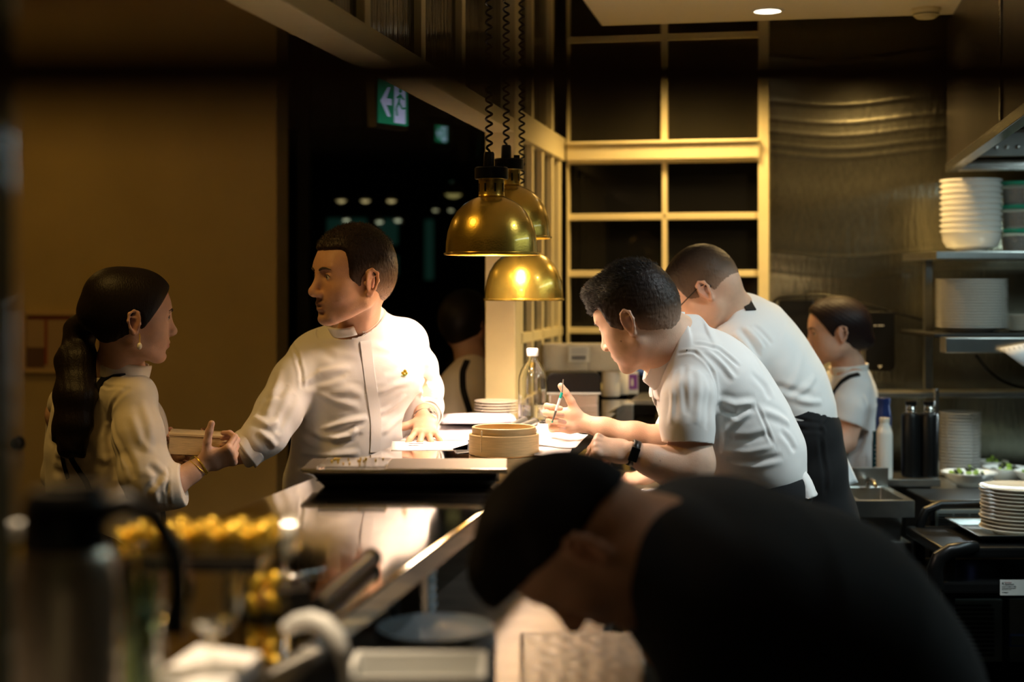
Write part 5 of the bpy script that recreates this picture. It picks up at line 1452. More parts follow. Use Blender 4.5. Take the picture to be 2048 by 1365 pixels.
# ------------------------------------------------------------ woman with the ponytail (left)
def woman_left():
    t = thing('person', 'woman with long dark ponytail and cream shirt holding out a small wooden box', 'person', base_xy(205, 3.62))
    SK = skinmat('skin_light_warm', (.62, .36, .24)); base = (.66, .40, .28)
    h = head_frame(276, 643, 3.42, -1, 24, -2, 0, .96); s = .96
    G = Org(); p = head(G, h, s, jaw=.86, nose=.62, fem=True, lids=.75, chin=-.002)
    G.E(p(-.022, 0, -.02), W(236, 752, 3.57), .050, .056, k=.03)
    G.chain([(205, 850, 3.62, 70, .09), (203, 1000, 3.62, 70, .09)], k=.04); G.E(W(236, 752, 3.57), W(205, 850, 3.62), .055, .085, k=.05)
    G.chain([(222, 800, 3.57, 30), (280, 830, 3.47, 30), (302, 962, 3.43, 28), (345, 968, 3.44, 27), (382, 946, 3.46, 19), (404, 930, 3.47, 17)], k=.02)
    G.E(W(205, 850, 3.62), W(130, 830, 3.75), .06, .05, k=.04); G.E(W(130, 830, 3.75), W(120, 960, 3.82), .036, .034, k=.02); G.E(W(120, 960, 3.82), W(300, 925, 3.80), .032, .022, k=.02)
    hand(G, W(405, 929, 3.47), (.84, .10, .28), (-.15, .80, .60), (-.1, -.6, .8), curls=((.95, 1.1, .6), (1.05, 1.2, .6), (1.15, 1.2, .6), (1.2, 1.2, .6)), spread=.03, s=.88, thumb=(0, .10, .10), thumb_f=(.45, .9, .45))
    hand(G, W(300, 925, 3.80), (.9, -.1, .0), (.1, -.9, .3), (0, 0, 1), curl=(.5, .6, .4), s=.85)
    P, F = G.mesh(.0028); S = Surf(P, F); S.obj('body', SK, t, base, G.tints)
    brown = mat('dark_brow_hair', (.03, .018, .012), .6)
    face_bits(h, s, t, t, brown, which=(-1, 1), lids=.6, look=-.1, S=S)
    # hair
    def ex(H, p):
        H.ell(p(-.060, 0, .060), (.060, .062, .062), h.R, .03); H.ell(p(-.098, 0, .020), (.030, .030, .030), h.R, .03)
        H.E(p(-.098, 0, .018), W(160, 660, 3.60), .026, .034, k=.03)
    H, p = hair_cap(h, s, .010, t, extra=ex)
    H.cut(p(.052, 0, .035), h.M @ Vector((.84, 0, -.54)), k=.006); H.cut(p(.0, 0, -.045), h.M @ Vector((.25, 0, -.97)), c=p(.01, 0, -.06), R=.10, k=.01)
    for y in (-1, 1): H.ell(p(-.004, y * .086, -.008), (.017, .024, .030), h.R, .008, '-')
    H.line([W(160, 660, 3.58), W(152, 720, 3.52), W(150, 790, 3.47), W(146, 850, 3.455), W(140, 895, 3.45), W(132, 905, 3.45)], [(.036, .026), (.046, .030), (.047, .030), (.042, .026), (.028, .018), (.012, .010)], k=.03, s1=A((1, 0, 0)))
    H.line([W(150, 800, 3.46), W(120, 860, 3.455), W(108, 880, 3.455)], [.020, .010, .004], k=.02); H.line([W(165, 800, 3.46), W(160, 880, 3.45), W(166, 912, 3.45)], [.022, .012, .004], k=.02)
    P, F = H.mesh(.0034); S2 = Surf(P, F)
    q = S2.P; r = np.sin(q[:, 0] * 420 + 3 * np.sin(q[:, 2] * 18) + q[:, 1] * 260) * .0003 * (q[:, 2] < W(160, 640, 3.5).z); S2.P = q + S2.N * r[:, None]; S2.tree()
    S2.obj('hair', HAIRM, t, (.012, .008, .006))
    # shirt
    C = Org()
    C.chain([(232, 772, 3.58, 52, .070), (210, 835, 3.61, 98, .115), (208, 900, 3.61, 106, .125), (206, 985, 3.61, 101, .12), (206, 1060, 3.62, 106, .13), (206, 1150, 3.62, 112, .14)], k=.04)
    C.E(W(140, 806, 3.72), W(262, 792, 3.49), .055, .052, k=.05); C.E(W(238, 765, 3.57), W(270, 790, 3.49), .048, .045, k=.04)
    C.ell(W(290, 858, 3.66), (.055, .05, .07), None, .04)
    C.chain([(268, 806, 3.48, 43), (276, 870, 3.45, 50), (292, 945, 3.43, 51), (306, 972, 3.43, 47), (345, 975, 3.435, 40), (352, 974, 3.44, 40)], k=.022)
    C.chain([(345, 975, 3.435, 41), (362, 970, 3.445, 41)], k=.006); C.cut(W(369, 972, 3.45), (.95, .1, .18), c=W(369, 970, 3.45), R=.09, k=.004)
    C.E(W(374, 964, 3.455), W(362, 970, 3.447), .040, .030, rz=.006, k=.004, op='-')
    C.chain([(130, 815, 3.76, 34), (118, 950, 3.84, 34)], k=.03); C.E(W(118, 950, 3.84), W(240, 940, 3.85), .040, .034, k=.03)
    C.cut(W(243, 742, 3.56), (.12, 0, 1), c=W(243, 735, 3.56), R=.11, k=.01)
    P, F = C.mesh(.0032); X = Surf(P, F)
    X.noise(16, .0028, 3, (1, 1, .6)); X.noise(40, .0010, 5)
    X.creases([([(176, 758), (215, 775), (252, 778)], 3, -.003), ([(262, 775), (228, 805), (214, 850)], 4, -.005), ([(215, 850), (222, 900), (232, 960)], 6, -.010), ([(225, 840), (235, 890), (250, 940)], 5, .006),
               ([(285, 800), (300, 850), (302, 910)], 7, .005), ([(262, 830), (280, 880), (300, 905)], 6, .005), ([(245, 900), (262, 930), (270, 960)], 6, -.006), ([(330, 955), (310, 985), (315, 1010)], 6, .008),
               ([(295, 930), (318, 950), (312, 975)], 6, -.007), ([(200, 800), (205, 840), (190, 880)], 6, -.005), ([(110, 900), (150, 920), (180, 915)], 7, .006), ([(105, 940), (150, 955), (200, 960)], 8, -.006),
               ([(180, 870), (200, 915), (220, 925)], 7, .005), ([(100, 860), (120, 885), (115, 930)], 7, .005), ([(336, 935), (333, 975), (338, 1012)], 3, -.005), ([(256, 985), (268, 1015), (282, 1000)], 7, .006)])
    X.obj('shirt', SHIRT2, t)
    nb = W(246, 748, 3.545)
    collar('shirt_collar', nb - Vector((0, 0, .010)), (.10, -.08, 1), h.x, .062, .055, lambda u: .040 + .004 * math.sin(3 * u), 12, 348, SHIRT2, t, .03, -.006, .004)
    X.strap([(246, 752), (226, 750), (208, 758), (196, 774), (190, 800)], .018, .003, 'apron_strap', BLACKC, t, lift=.001)
    X.strap([(122, 890), (127, 925), (137, 958)], .010, .0022, 'apron_strap', BLACKC, t, lift=.001)
    X.strap([(132, 895), (150, 930), (172, 962), (180, 985)], .013, .0022, 'apron_strap', BLACKC, t, lift=.001)
    ap = Org(); ap.chain([(252, 870, 3.70, 76, .09), (230, 960, 3.66, 95, .11), (206, 1025, 3.62, 110, .134), (206, 1300, 3.62, 125, .15), (206, 1900, 3.62, 110, .14)], k=.04)
    ap.cut(W(230, 1000, 3.62), (-.60, -.66, .42), k=.01) if False else None
    ap = Org(); ap.chain([(206, 1040, 3.62, 112, .136), (206, 1200, 3.62, 120, .145), (206, 1500, 3.62, 120, .15), (206, 1660, 3.62, 110, .14)], k=.04)
    ap.E(W(300, 850, 3.73), W(300, 1040, 3.70), (.045, .03), (.07, .04), k=.03)
    P, F = ap.mesh(.009); Surf(P, F).noise(14, .004, 8).obj('apron', BLACKC, t)
    # earring, bracelets
    e0 = p(.004, -.0805, -.030); e = thing('earring', '', '') if False else None
    m = MB().tube([e0, e0 + Vector((0, -.001, -.022))], .0014, 8); er = m.build('earring', M['gold_foil'], t, label='gold drop earring with pearl')
    MB().ball(e0 + Vector((0, -.001, -.030)), (.0062, .0062, .0085), 16, 12).build('pearl', M['white_china'], er)
    for k, (f_, r_, nm) in enumerate((((402, 930, 3.47), .0245, 'gold cuff bracelet'), ((396, 936, 3.468), .027, 'thin gold chain bracelet'))):
        cc = W(*f_); ax = (W(404, 930, 3.47) - W(382, 946, 3.46)).normalized()
        if k: ax = (ax + Vector((0, 0, .35))).normalized()
        e1 = ax.orthogonal().normalized(); e2 = ax.cross(e1)
        MB().tube([cc + (e1 * math.cos(a) + e2 * math.sin(a)) * r_ for a in [2 * PI * i / 28 for i in range(29)]], .0022 if not k else .0011, 8).build('bracelet', M['gold_foil'], t, label=nm)
    m = MB()
    for sx in (-1, 1):
        a = base_xy(206, 3.62) + Vector((sx * .08, 0, 0))
        m.box(a + Vector((.04, .03, .03)), (.22, .085, .06), Matrix.Rotation(.7, 3, 'Z'))
    m.build('shoes', M['black_matte'], t, bevel=.015)
    ap = Org()
    for sx in (-1, 1): ap.E(base_xy(206, 3.62) + Vector((sx * .08, 0, .03)), base_xy(206, 3.62) + Vector((sx * .07, 0, .62)), .055, .085, k=.02)
    P, F = ap.mesh(.010); Surf(P, F).obj('trousers', DARKT, t)
    return t
woman_left()
# the wooden box handed over
c = W(396, 888, 3.57); R = Matrix.Rotation(math.radians(10), 3, 'Z') @ Matrix.Rotation(math.radians(4), 3, 'Y')
t = thing('wooden_box', 'small pale wooden box with finger joints passed between the woman and the man', 'box', c)
MB().box(c, (.135, .11, .046), R).build('box_body', M['wood_light'], t, bevel=.0015)
MB().box(c + R @ Vector((0, 0, .0255)), (.139, .114, .006), R).build('lid', M['wood_light'], t, bevel=.001)
m = MB()
for k in range(3): m.box(c + R @ Vector((.0685, -.045, -.014 + .014 * k)), (.004, .018, .007), R)
m.build('finger_joints', M['bamboo'], t, bevel=.0005)

# ------------------------------------------------------------ man in the white band-collar shirt
def man_white():
    t = thing('person', 'man in white band-collar shirt turning his head left, hand flat on the papers', 'person', base_xy(700, 3.78))
    SK = skinmat('skin_tanned', (.60, .33, .22)); base = (.68, .375, .235)
    s = 1.03; h = head_frame(733, 562, 3.53, 1, 213, -1, 0, s)
    G = Org(); p = head(G, h, s, jaw=1.10, nose=.95, mouth_open=.5, lip=(.46, .19, .14), lids=.75, chin=.003)
    G.E(p(-.030, 0, -.02), W(716, 672, 3.75), .051, .050, k=.025)
    G.E(p(-.02, .052, -.035), W(722, 668, 3.69), .014, .012, k=.02)                    # neck muscle
    G.E(W(718, 680, 3.76), W(705, 800, 3.79), .045, (.12, .085), k=.05, s1=A((1, 0, 0)))
    G.E(W(705, 800, 3.79), W(690, 960, 3.80), (.11, .08), (.11, .08), k=.04, s1=A((1, 0, 0)))
    G.chain([(640, 720, 3.76, 40), (600, 760, 3.70, 38), (532, 866, 3.605, 27), (495, 898, 3.592, 26), (462, 903, 3.60, 25), (440, 905, 3.64, 21)], k=.02)
    hand(G, W(444, 905, 3.645), (-.92, .10, .10), (.1, -.15, 1), (.2, 1, 0), curl=(.25, .3, .2), s=.95)
    G.chain([(800, 700, 3.80, 40), (845, 775, 3.96, 34), (850, 812, 3.84, 27), (850, 838, 3.765, 21)], k=.02)
    wr = W(850, 838, 3.765)
    hz = onZ(852, 868, ZC + .018)
    hand(G, wr, (hz - wr) + Vector((0, -.02, -.010)), (0, -.42, -.9), (-1, 0, 0), curls=((-.05, .38, .25), (0, .40, .3), (.0, .42, .3), (.05, .42, .3)), spread=.30, s=.92, thumb=(0, .05, .10), thumb_f=(.50, .95, .05))
    for k in range(4): pass
    G.tint(p(.075, 0, -.072), (.035, .050, .035), (.30, .19, .14), .55, h.R, .4)          # beard shadow
    G.tint(p(.090, 0, -.0465), (.014, .024, .0065), (.14, .075, .05), .6, h.R, .5)      # moustache
    P, F = G.mesh(.0028); S = Surf(P, F); S.obj('body', SK, t, base, G.tints)
    brown = mat('brown_brow_hair', (.045, .025, .015), .6)
    face_bits(h, s, t, t, brown, lids=.8, thick=1.15, look=.0, S=S)
    H, p = hair_cap(h, s, .0065, t, top=.010, back=.0)
    hairline(H, p, h, s, .047, .076, -.06)
    for y in (-1, 1): H.ell(p(-.006, y * .080, -.008), (.020, .024, .031), h.R, .006, '-')
    P, F = H.mesh(.0030); S2 = Surf(P, F); S2.noise(520, .0005, 4)
    hb = (.022, .013, .009); tn = []
    H.tint(p(-.035, .0, -.02), (.085, .12, .055), (.15, .085, .050), .80, h.R, .45); H.tint(p(-.035, .0, -.05), (.085, .12, .035), (.40, .24, .16), .80, h.R, .6)
    S2.obj('hair', HAIRM, t, hb, H.tints)
    strands(S2, 5000, .0055, .0003, lambda P, N: np.tile(A(h.z * -.6 - h.x * .5), (len(P), 1)), h, HAIRS2, 'short_hair_tufts', t, 8, lambda P, N: (P - A(h.o)) @ A(h.z) < .075 * s, .5, .4)
    top = lambda P, N: ((P - A(h.o)) @ A(h.z) > .085 * s)
    strands(S2, 1500, .010, .00055, lambda P, N: np.tile(A(h.x * -.2 + h.z * .3), (len(P), 1)), h, HAIRS, 'hair_tufts', t, 3, top, .5, .6)
    # shirt
    C = Org()
    C.chain([(728, 690, 3.76, 70, .075), (722, 740, 3.77, 118, .115), (715, 790, 3.775, 119, .118), (706, 850, 3.78, 110, .112), (698, 905, 3.785, 107, .11), (690, 965, 3.79, 116, .118), (690, 1010, 3.79, 120, .12)], k=.04)
    C.E(W(632, 708, 3.76), W(808, 686, 3.80), .052, .056, k=.04); C.E(W(730, 672, 3.76), W(640, 700, 3.76), .050, .046, k=.04); C.E(W(735, 668, 3.76), W(806, 676, 3.79), .050, .046, k=.04)
    C.ell(W(660, 765, 3.70), (.085, .05, .06), None, .05); C.ell(W(778, 755, 3.70), (.080, .05, .06), None, .05)
    C.chain([(622, 722, 3.745, 46), (592, 765, 3.70, 47), (558, 825, 3.64, 46), (532, 868, 3.60, 42), (512, 884, 3.59, 38)], k=.025)
    C.chain([(528, 874, 3.60, 37), (490, 902, 3.585, 34)], k=.010); C.cut(W(484, 902, 3.585), (-.90, 0, -.30), c=W(484, 904, 3.585), R=.10, k=.003)
    C.E(W(474, 904, 3.585), W(486, 902, 3.585), .036, .030, rz=.006, k=.004, op='-')
    C.chain([(815, 690, 3.80, 38), (836, 735, 3.90, 36), (852, 780, 3.95, 33), (854, 815, 3.86, 31), (853, 829, 3.80, 30)], k=.022)
    C.cut(W(852, 833, 3.79), (wr - W(852, 805, 3.88)), c=W(852, 838, 3.78), R=.09, k=.003); C.E(W(851, 842, 3.775), W(852, 830, 3.81), .033, .026, rz=.006, k=.004, op='-')
    C.E(W(728, 700, 3.765), W(715, 640, 3.72), .088, .0750, rz=.012, k=.03); C.cut(W(714, 644, 3.72), (-.30, -.45, .85), c=W(708, 628, 3.72), R=.110, k=.005); C.E(W(700, 616, 3.69), W(716, 655, 3.725), .067, .067, rz=.008, k=.005, op='-')
    P, F = C.mesh(.0032); X = Surf(P, F)
    X.noise(15, .0022, 13, (1, 1, 1.5)); X.noise(45, .0008, 15)
    X.creases([([(600, 770), (640, 745), (700, 735)], 5, .006), ([(606, 775), (650, 762), (690, 752)], 5, -.005), ([(608, 780), (660, 800), (720, 815)], 6, .004), ([(640, 860), (690, 846), (735, 835)], 5, .007),
               ([(660, 880), (700, 872), (716, 858)], 5, .008), ([(600, 860), (640, 885), (680, 890)], 6, -.005), ([(600, 905), (660, 912), (720, 905)], 6, .006), ([(590, 930), (640, 945), (700, 935)], 5, -.005),
               ([(595, 720), (603, 745), (604, 780)], 3, -.006), ([(578, 680), (592, 705), (600, 730)], 3, -.005), ([(560, 740), (545, 800), (530, 840)], 7, .006), ([(590, 790), (570, 830), (555, 870)], 6, -.006),
               ([(505, 835), (535, 850), (560, 845)], 6, .007), ([(515, 860), (540, 880), (552, 895)], 5, .006), ([(575, 770), (555, 790), (530, 800)], 6, -.005), ([(740, 690), (780, 700), (820, 690)], 6, .003),
               ([(752, 790), (790, 772), (826, 760)], 5, .004), ([(758, 830), (785, 815), (812, 790)], 5, .005), ([(762, 870), (785, 850), (808, 830)], 5, .004), ([(770, 750), (800, 735), (826, 715)], 5, -.003),
               ([(838, 745), (852, 760), (866, 765)], 5, -.006), ([(835, 780), (852, 790), (872, 788)], 5, .006), ([(830, 720), (840, 735), (856, 738)], 4, -.005), ([(640, 700), (670, 720), (716, 725)], 7, -.003), ([(655, 655), (690, 672), (720, 690)], 4, -.004),
               ([(610, 830), (618, 870), (640, 890)], 6, -.004), ([(650, 790), (700, 780), (728, 790)], 7, .003)], 3.7)
    X.obj('shirt', SHIRT, t)
    # button placket, band collar, small badge
    pl = X.strap([(729, 668), (733, 700), (738, 740), (745, 790), (752, 840), (752, 880), (750, 905)], [.027] * 37, .0012, 'placket', SHIRT, t, lift=.0008)
    collar('band_collar', W(713, 644, 3.72), (-.30, -.45, .85), (.25, -1, -.44), .073, .073, .027, 6, 354, SHIRT, t, .0, 0, .003)
    bp, bn = X.pick(808, 746)
    Rb = Vector((0, 0, 1)).rotation_difference(bn).to_matrix()
    m = MB()
    for (dx, dz, r_) in ((-.0045, -.001, .0040), (.002, .004, .0045), (.006, -.001, .0032), (0, -.004, .0035)):
        m.ball(bp + bn * .0015 + Vector((dx, 0, dz)), (r_, .002, r_), 10, 6)
    bg = m.build('badge', M['gold_foil'], t, label='tiny golden embroidered badge')
    MB().tube([bp + bn * .003 + Vector((-.009, 0, -.008)), bp + bn * .003 + Vector((-.002, 0, -.0075)), bp + bn * .003 + Vector((.007, 0, -.004))], .0011, 6).build('badge_stem', M['green_food'], bg)
    # cuffs rolled: rims
    for (a, b, r_) in ((W(520, 880, 3.595), W(488, 903, 3.585), .0475), (W(853, 812, 3.87), W(852, 832, 3.795), .0415)):
        ax = (b - a).normalized(); e1 = ax.orthogonal().normalized()
        collar('rolled_cuff', b - ax * .034, ax, e1, r_, r_ * .97, .036, 0, 360, SHIRT, t, .03, 0, .004)
    # wristwatch
    ax = (wr - W(850, 812, 3.84)).normalized(); cw = wr - ax * .004; e1 = Vector((1, 0, 0)); e1 = (e1 - ax * e1.dot(ax)).normalized(); e2 = ax.cross(e1)
    if e2.y > 0: e2 = -e2
    wt = MB().tube([cw + (e1 * math.cos(a) * .0285 + e2 * math.sin(a) * .024) for a in [2 * PI * i / 32 for i in range(33)]], .0042, 8).build('wristwatch', M['steel'], t, label='steel wristwatch')
    MB().lathe([(.001, .003), (.015, .003), (.016, 0), (.016, -.004), (.001, -.004)], cw + (e1 * .75 + e2 * .66) * .0265, 24, axis=(e1 * .75 + e2 * .66)).build('watch_case', M['steel'], wt)
    # trousers
    D = Org(); D.chain([(690, 985, 3.79, 112, .115), (690, 1060, 3.79, 118, .13)], k=.03)
    for sx in (-1, 1):
        b0 = base_xy(690, 3.79)
        D.line([b0 + Vector((sx * .07, 0, .84)), b0 + Vector((sx * .09, 0, .48)), b0 + Vector((sx * .10, .02, .07))], [.095, .070, .055], k=.02)
    P, F = D.mesh(.009); Surf(P, F).noise(14, .003, 18).obj('trousers', DARKT, t)
    m = MB()
    for sx in (-1, 1): m.box(base_xy(690, 3.79) + Vector((sx * .11, -.04, .035)), (.09, .27, .07))
    m.build('shoes', M['black_matte'], t, bevel=.018)
man_white()

# ------------------------------------------------------------ chef in front, writing
def legs(D, x, y, ztop, w_=.09, r=.085):
    for sx in (-1, 1):
        D.line([Vector((x, y + sx * w_, ztop)), Vector((x - .01, y + sx * w_, ztop * .52)), Vector((x + .01, y + sx * w_, .07))], [r, r * .75, r * .62], k=.02)
def shoes(x, y, parent, w_=.09):
    m = MB()
    for sx in (-1, 1): m.box(Vector((x - .04, y + sx * w_, .035)), (.27, .09, .07))
    m.build('shoes', M['black_matte'], parent, bevel=.018)
def chef_front():
    t = thing('person', 'chef in white short-sleeved shirt and black smartwatch leaning in with a pen', 'person', base_xy(1520, 3.47))
    SK = skinmat('skin_fair', (.74, .48, .34)); base = (.76, .49, .345)
    s = 1.0; h = head_frame(1251, 646, 3.32, 1, 152, -24, -3, s)
    G = Org(); p = head(G, h, s, cheek=.009, jaw=1.12, nose=.62, lip=(.66, .30, .27), lids=.25)
    G.E(p(-.028, 0, -.02), W(1352, 700, 3.45), (.060, .052), (.074, .058), s1=A((.5, 0, .86)), k=.03); G.E(p(.0, 0, -.055), W(1336, 718, 3.44), .040, .044, k=.03)
    G.E(W(1352, 700, 3.44), W(1440, 800, 3.47), .075, (.10, .13), k=.04, s1=A((.7, 0, .7))); G.E(W(1440, 800, 3.47), W(1505, 915, 3.47), (.10, .13), (.095, .13), k=.04, s1=A((.8, 0, .5)))
    # left (near) arm
    G.chain([(1400, 740, 3.36, 40), (1376, 850, 3.27, 42), (1384, 925, 3.245, 43), (1376, 940, 3.24, 42), (1338, 933, 3.23, 36), (1300, 921, 3.22, 28), (1262, 906, 3.22, 21.5)], k=.022)
    hand(G, W(1262, 906, 3.22), (-.90, .05, .16), (.05, .55, -.80), (-.2, .8, .5), curls=((1.25, 1.5, .9), (1.3, 1.5, .9), (1.35, 1.5, .9), (1.4, 1.5, .9)), spread=.02, s=.95, thumb=(0, .55, .25), thumb_f=(.7, .6, .5))
    # right (far) arm
    G.chain([(1400, 760, 3.58, 40), (1350, 878, 3.60, 30), (1320, 880, 3.60, 27), (1270, 872, 3.61, 26), (1210, 858, 3.64, 20), (1164, 846, 3.665, 17)], k=.02)
    tips = hand(G, W(1164, 846, 3.665), (-.90, .02, .12), (-.25, -.75, .15), (0, .1, 1), curls=((1.0, 1.35, .8), (1.15, 1.4, .9), (1.3, 1.4, .9), (1.45, 1.4, .9)), spread=.05, s=.92, thumb=(0, .10, .05), thumb_f=(.62, .9, .30))
    for px, py, r in ((1242, 683, .0022), (1274, 699, .0014), (1233, 706, .0014), (1330, 955, .0015), (1180, 843, .0013)):
        pass
    P, F = G.mesh(.0027); S = Surf(P, F)
    for px, py, r in ((1242, 683, .0015), (1274, 699, .0010), (1241, 709, .0009), (1182, 843, .0012), (1320, 922, .0010)):
        q = S.pick(px, py)[0]; G.tint(q, r, (.16, .06, .04), 1.0, None, .3)
    S.obj('body', SK, t, base, G.tints)
    dark = mat('black_brow_hair', (.015, .010, .008), .6)
    face_bits(h, s, t, t, dark, lids=.3, thick=.8, S=S)
    def ex(H, p):
        H.ell(p(.055, 0, .102), (.040, .052, .026), h.R, .02)
    H, p = hair_cap(h, s, .0070, t, top=.012, extra=ex)
    hairline(H, p, h, s, .052, .060, -.10, low=-.034, slope=.36)
    for y in (-1, 1): H.ell(p(-.005, y * .080, -.007), (.019, .024, .031), h.R, .005, '-')
    P, F = H.mesh(.0030); S2 = Surf(P, F); S2.noise(520, .0005, 4)
    H.tint(p(-.015, .0, -.045), (.115, .13, .080), (.11, .070, .045), .80, h.R, .5); H.tint(p(-.015, .0, -.055), (.115, .13, .042), (.46, .29, .20), .80, h.R, .6)
    S2.obj('hair', HAIRM, t, (.016, .011, .009), H.tints)
    zl_ = lambda P: (P - A(h.o)) @ A(h.z); xl_ = lambda P: (P - A(h.o)) @ A(h.x)
    strands(S2, 7500, .015, .00042, lambda P, N: A(h.x)[None] * .9 + A(h.z)[None] * .35 + 0 * P, h, HAIRS, 'hair_tufts', t, 5, lambda P, N: zl_(P) + .25 * xl_(P) > .072, .55, .75)
    strands(S2, 4500, .006, .00032, lambda P, N: -A(h.z)[None] * .8 - A(h.x)[None] * .3 + 0 * P, h, HAIRS, 'short_hair_tufts', t, 6, lambda P, N: (zl_(P) < .085) & (zl_(P) > .012) & (xl_(P) < .055), .4, .35)
    # shirt
    C = Org()
    C.chain([(1366, 700, 3.45, 62, .10), (1408, 762, 3.46, 98, .17), (1445, 818, 3.47, 106, .175), (1485, 870, 3.47, 98, .165), (1512, 915, 3.47, 88, .16), (1522, 950, 3.47, 84, .16)], k=.045)
    C.E(W(1388, 735, 3.36), W(1415, 752, 3.60), .060, .060, k=.05)
    C.chain([(1392, 748, 3.345, 52), (1376, 800, 3.28, 55), (1374, 850, 3.255, 54), (1376, 884, 3.25, 53)], k=.02)
    C.cut(W(1376, 889, 3.25), (-.05, -.15, -1), c=W(1376, 894, 3.25), R=.085, k=.003); C.E(W(1378, 899, 3.245), W(1377, 880, 3.25), .054, .046, rz=.006, k=.004, op='-')
    C.chain([(1400, 760, 3.60, 46), (1356, 862, 3.62, 46)], k=.03); C.cut(W(1347, 884, 3.62), (-.35, 0, -1), c=W(1347, 890, 3.62), R=.08, k=.003)
    C.E(W(1366, 712, 3.455), W(1340, 704, 3.445), (.10, .085), (.088, .076), s1=A((.36, 0, .93)), rz=.01, k=.03); C.cut(W(1336, 703, 3.44), (-.93, 0, .36), c=W(1330, 700, 3.44), R=.125, k=.006); C.E(W(1300, 690, 3.42), W(1346, 708, 3.445), (.080, .070), (.080, .068), s1=A((.36, 0, .93)), rz=.008, k=.006, op='-')
    P, F = C.mesh(.0031); X = Surf(P, F)
    X.noise(14, .0028, 23, (1, 1, 1.3)); X.noise(42, .0009, 25)
    X.creases([([(1355, 708), (1390, 705), (1425, 745), (1434, 800)], 3, -.005), ([(1388, 690), (1440, 700), (1480, 735)], 4, -.006), ([(1410, 700), (1450, 735), (1470, 760)], 5, .006), ([(1434, 800), (1470, 810), (1512, 806)], 6, .008),
               ([(1440, 815), (1475, 832), (1500, 812)], 5, -.006), ([(1512, 808), (1530, 850), (1545, 890)], 3, -.004), ([(1500, 820), (1470, 845), (1440, 870)], 6, .007), ([(1520, 820), (1560, 835), (1580, 850)], 7, .006),
               ([(1450, 880), (1500, 880), (1540, 868)], 6, -.006), ([(1440, 900), (1490, 905), (1550, 893)], 6, .007), ([(1455, 920), (1510, 925), (1565, 912)], 5, -.006), ([(1560, 860), (1580, 885), (1590, 905)], 6, -.005),
               ([(1350, 740), (1345, 790), (1342, 850)], 5, .004), ([(1370, 730), (1368, 780), (1372, 830)], 5, -.004), ([(1395, 740), (1398, 790), (1392, 850)], 6, .005), ([(1415, 750), (1418, 800), (1412, 860)], 5, -.005),
               ([(1475, 680), (1520, 740), (1550, 800)], 9, .003), ([(1500, 745), (1530, 775), (1540, 800)], 7, -.004), ([(1434, 830), (1440, 870), (1436, 910)], 5, -.006)], 3.3)
    X.obj('shirt', SHIRT, t)
    # open collar
    collar('shirt_collar', W(1338, 704, 3.445), (-.93, 0, .36), Vector((.36, 0, .93)), .086, .074, .032, -172, 172, SHIRT, t, .0, .0, .003)
    collar('collar_fall', W(1338, 704, 3.445) + Vector((-.93, 0, .36)).normalized() * .033, (.93, 0, -.36), Vector((.36, 0, .93)), .087, .075, .034, -172, 172, SHIRT, t, .16, .0, .003)
    X.strap([(1320, 690), (1306, 730), (1300, 770), (1308, 800)], [.030] * 19, .003, 'front_placket', SHIRT, t, lift=.0008)
    q, n_ = X.pick(1374, 701); MB().ball(q + n_ * .0002, (.0022, .0008, .0022), 10, 6).build('sleeve_button', M['steel_dull'], t)
    # belt / apron waist, towel
    D = Org(); D.chain([(1519, 944, 3.47, 88, .163), (1522, 972, 3.47, 90, .165)], k=.02, s1=Vector((1, 0, -.25)))
    D.cut(W(1510, 936, 3.47), (.2, 0, 1), k=.004)
    D.chain([(1522, 985, 3.48, 90, .17), (1510, 1080, 3.50, 100, .18), (1500, 1300, 3.50, 105, .19)], k=.04, s1=Vector((1, 0, 0)))
    P, F = D.mesh(.006); Y = Surf(P, F).noise(16, .002, 27); Y.obj('black_apron', BLACKC, t)
    D = Org(); legs(D, base_xy(1510, 3.5).x + .0, 3.5, .75); P, F = D.mesh(.010); Surf(P, F).obj('trousers', DARKT, t); shoes(base_xy(1510, 3.5).x, 3.5, t)
    D = Org(); D.E(W(1592, 948, 3.42), W(1606, 992, 3.42), (.018, .07), (.034, .085), s1=A((1, 0, 0)), k=.01)
    D.cut(W(1600, 990, 3.42), (.1, 0, -1), k=.002)
    P, F = D.mesh(.005); Surf(P, F).noise(60, .003, 28).obj('white_shirt_tail', SHIRT, t)
    # smartwatch
    cw = W(1267, 907, 3.22); ax = Vector((.93, 0, -.32)).normalized(); e1 = Vector((0, -1, 0)); e2 = ax.cross(e1)
    sw = MB(); n = 32; vs = []
    for i in range(n + 1):
        a = 2 * PI * i / n
        for zz_ in (-.0085, .0085): vs.append(cw + ax * zz_ + (e1 * math.cos(a) * .0262 + e2 * math.sin(a) * .0285))
    sw.add(vs, [(2 * i, 2 * i + 1, 2 * i + 3, 2 * i + 2) for i in range(n)])
    so = sw.build('smartwatch', M['black'], t, solid=.003, label='black smartwatch strap')
    Rw = Matrix((ax, e1, ax.cross(e1))).transposed(); cs = cw + e1 * .0285 + ax * -.001
    MB().box(cs, (.0205, .008, .0335), Rw).build('watch_case', M['black'], so, bevel=.003)
    return tips, h
tips, _ = chef_front()
pa, pb = W(1105, 842, 3.600), W(1124, 786, 3.612)
t = thing('pen', 'thin white and teal pen held upright by the leaning chef', 'pen', pa)
M['teal_plastic'] = mat('teal_plastic', (.01, .34, .28), .35)
d = (pb - pa)
MB().tube([pa - d * .03, pa + d * .35], [.0016, .0032], 12).build('pen_grip', M['steel_dull'], t)
MB().tube([pa + d * .35, pa + d * .80], .0034, 12).build('pen_barrel', M['white_plastic'], t)
MB().tube([pa + d * .80, pb], .0036, 12).build('pen_ring', M['teal_plastic'], t)
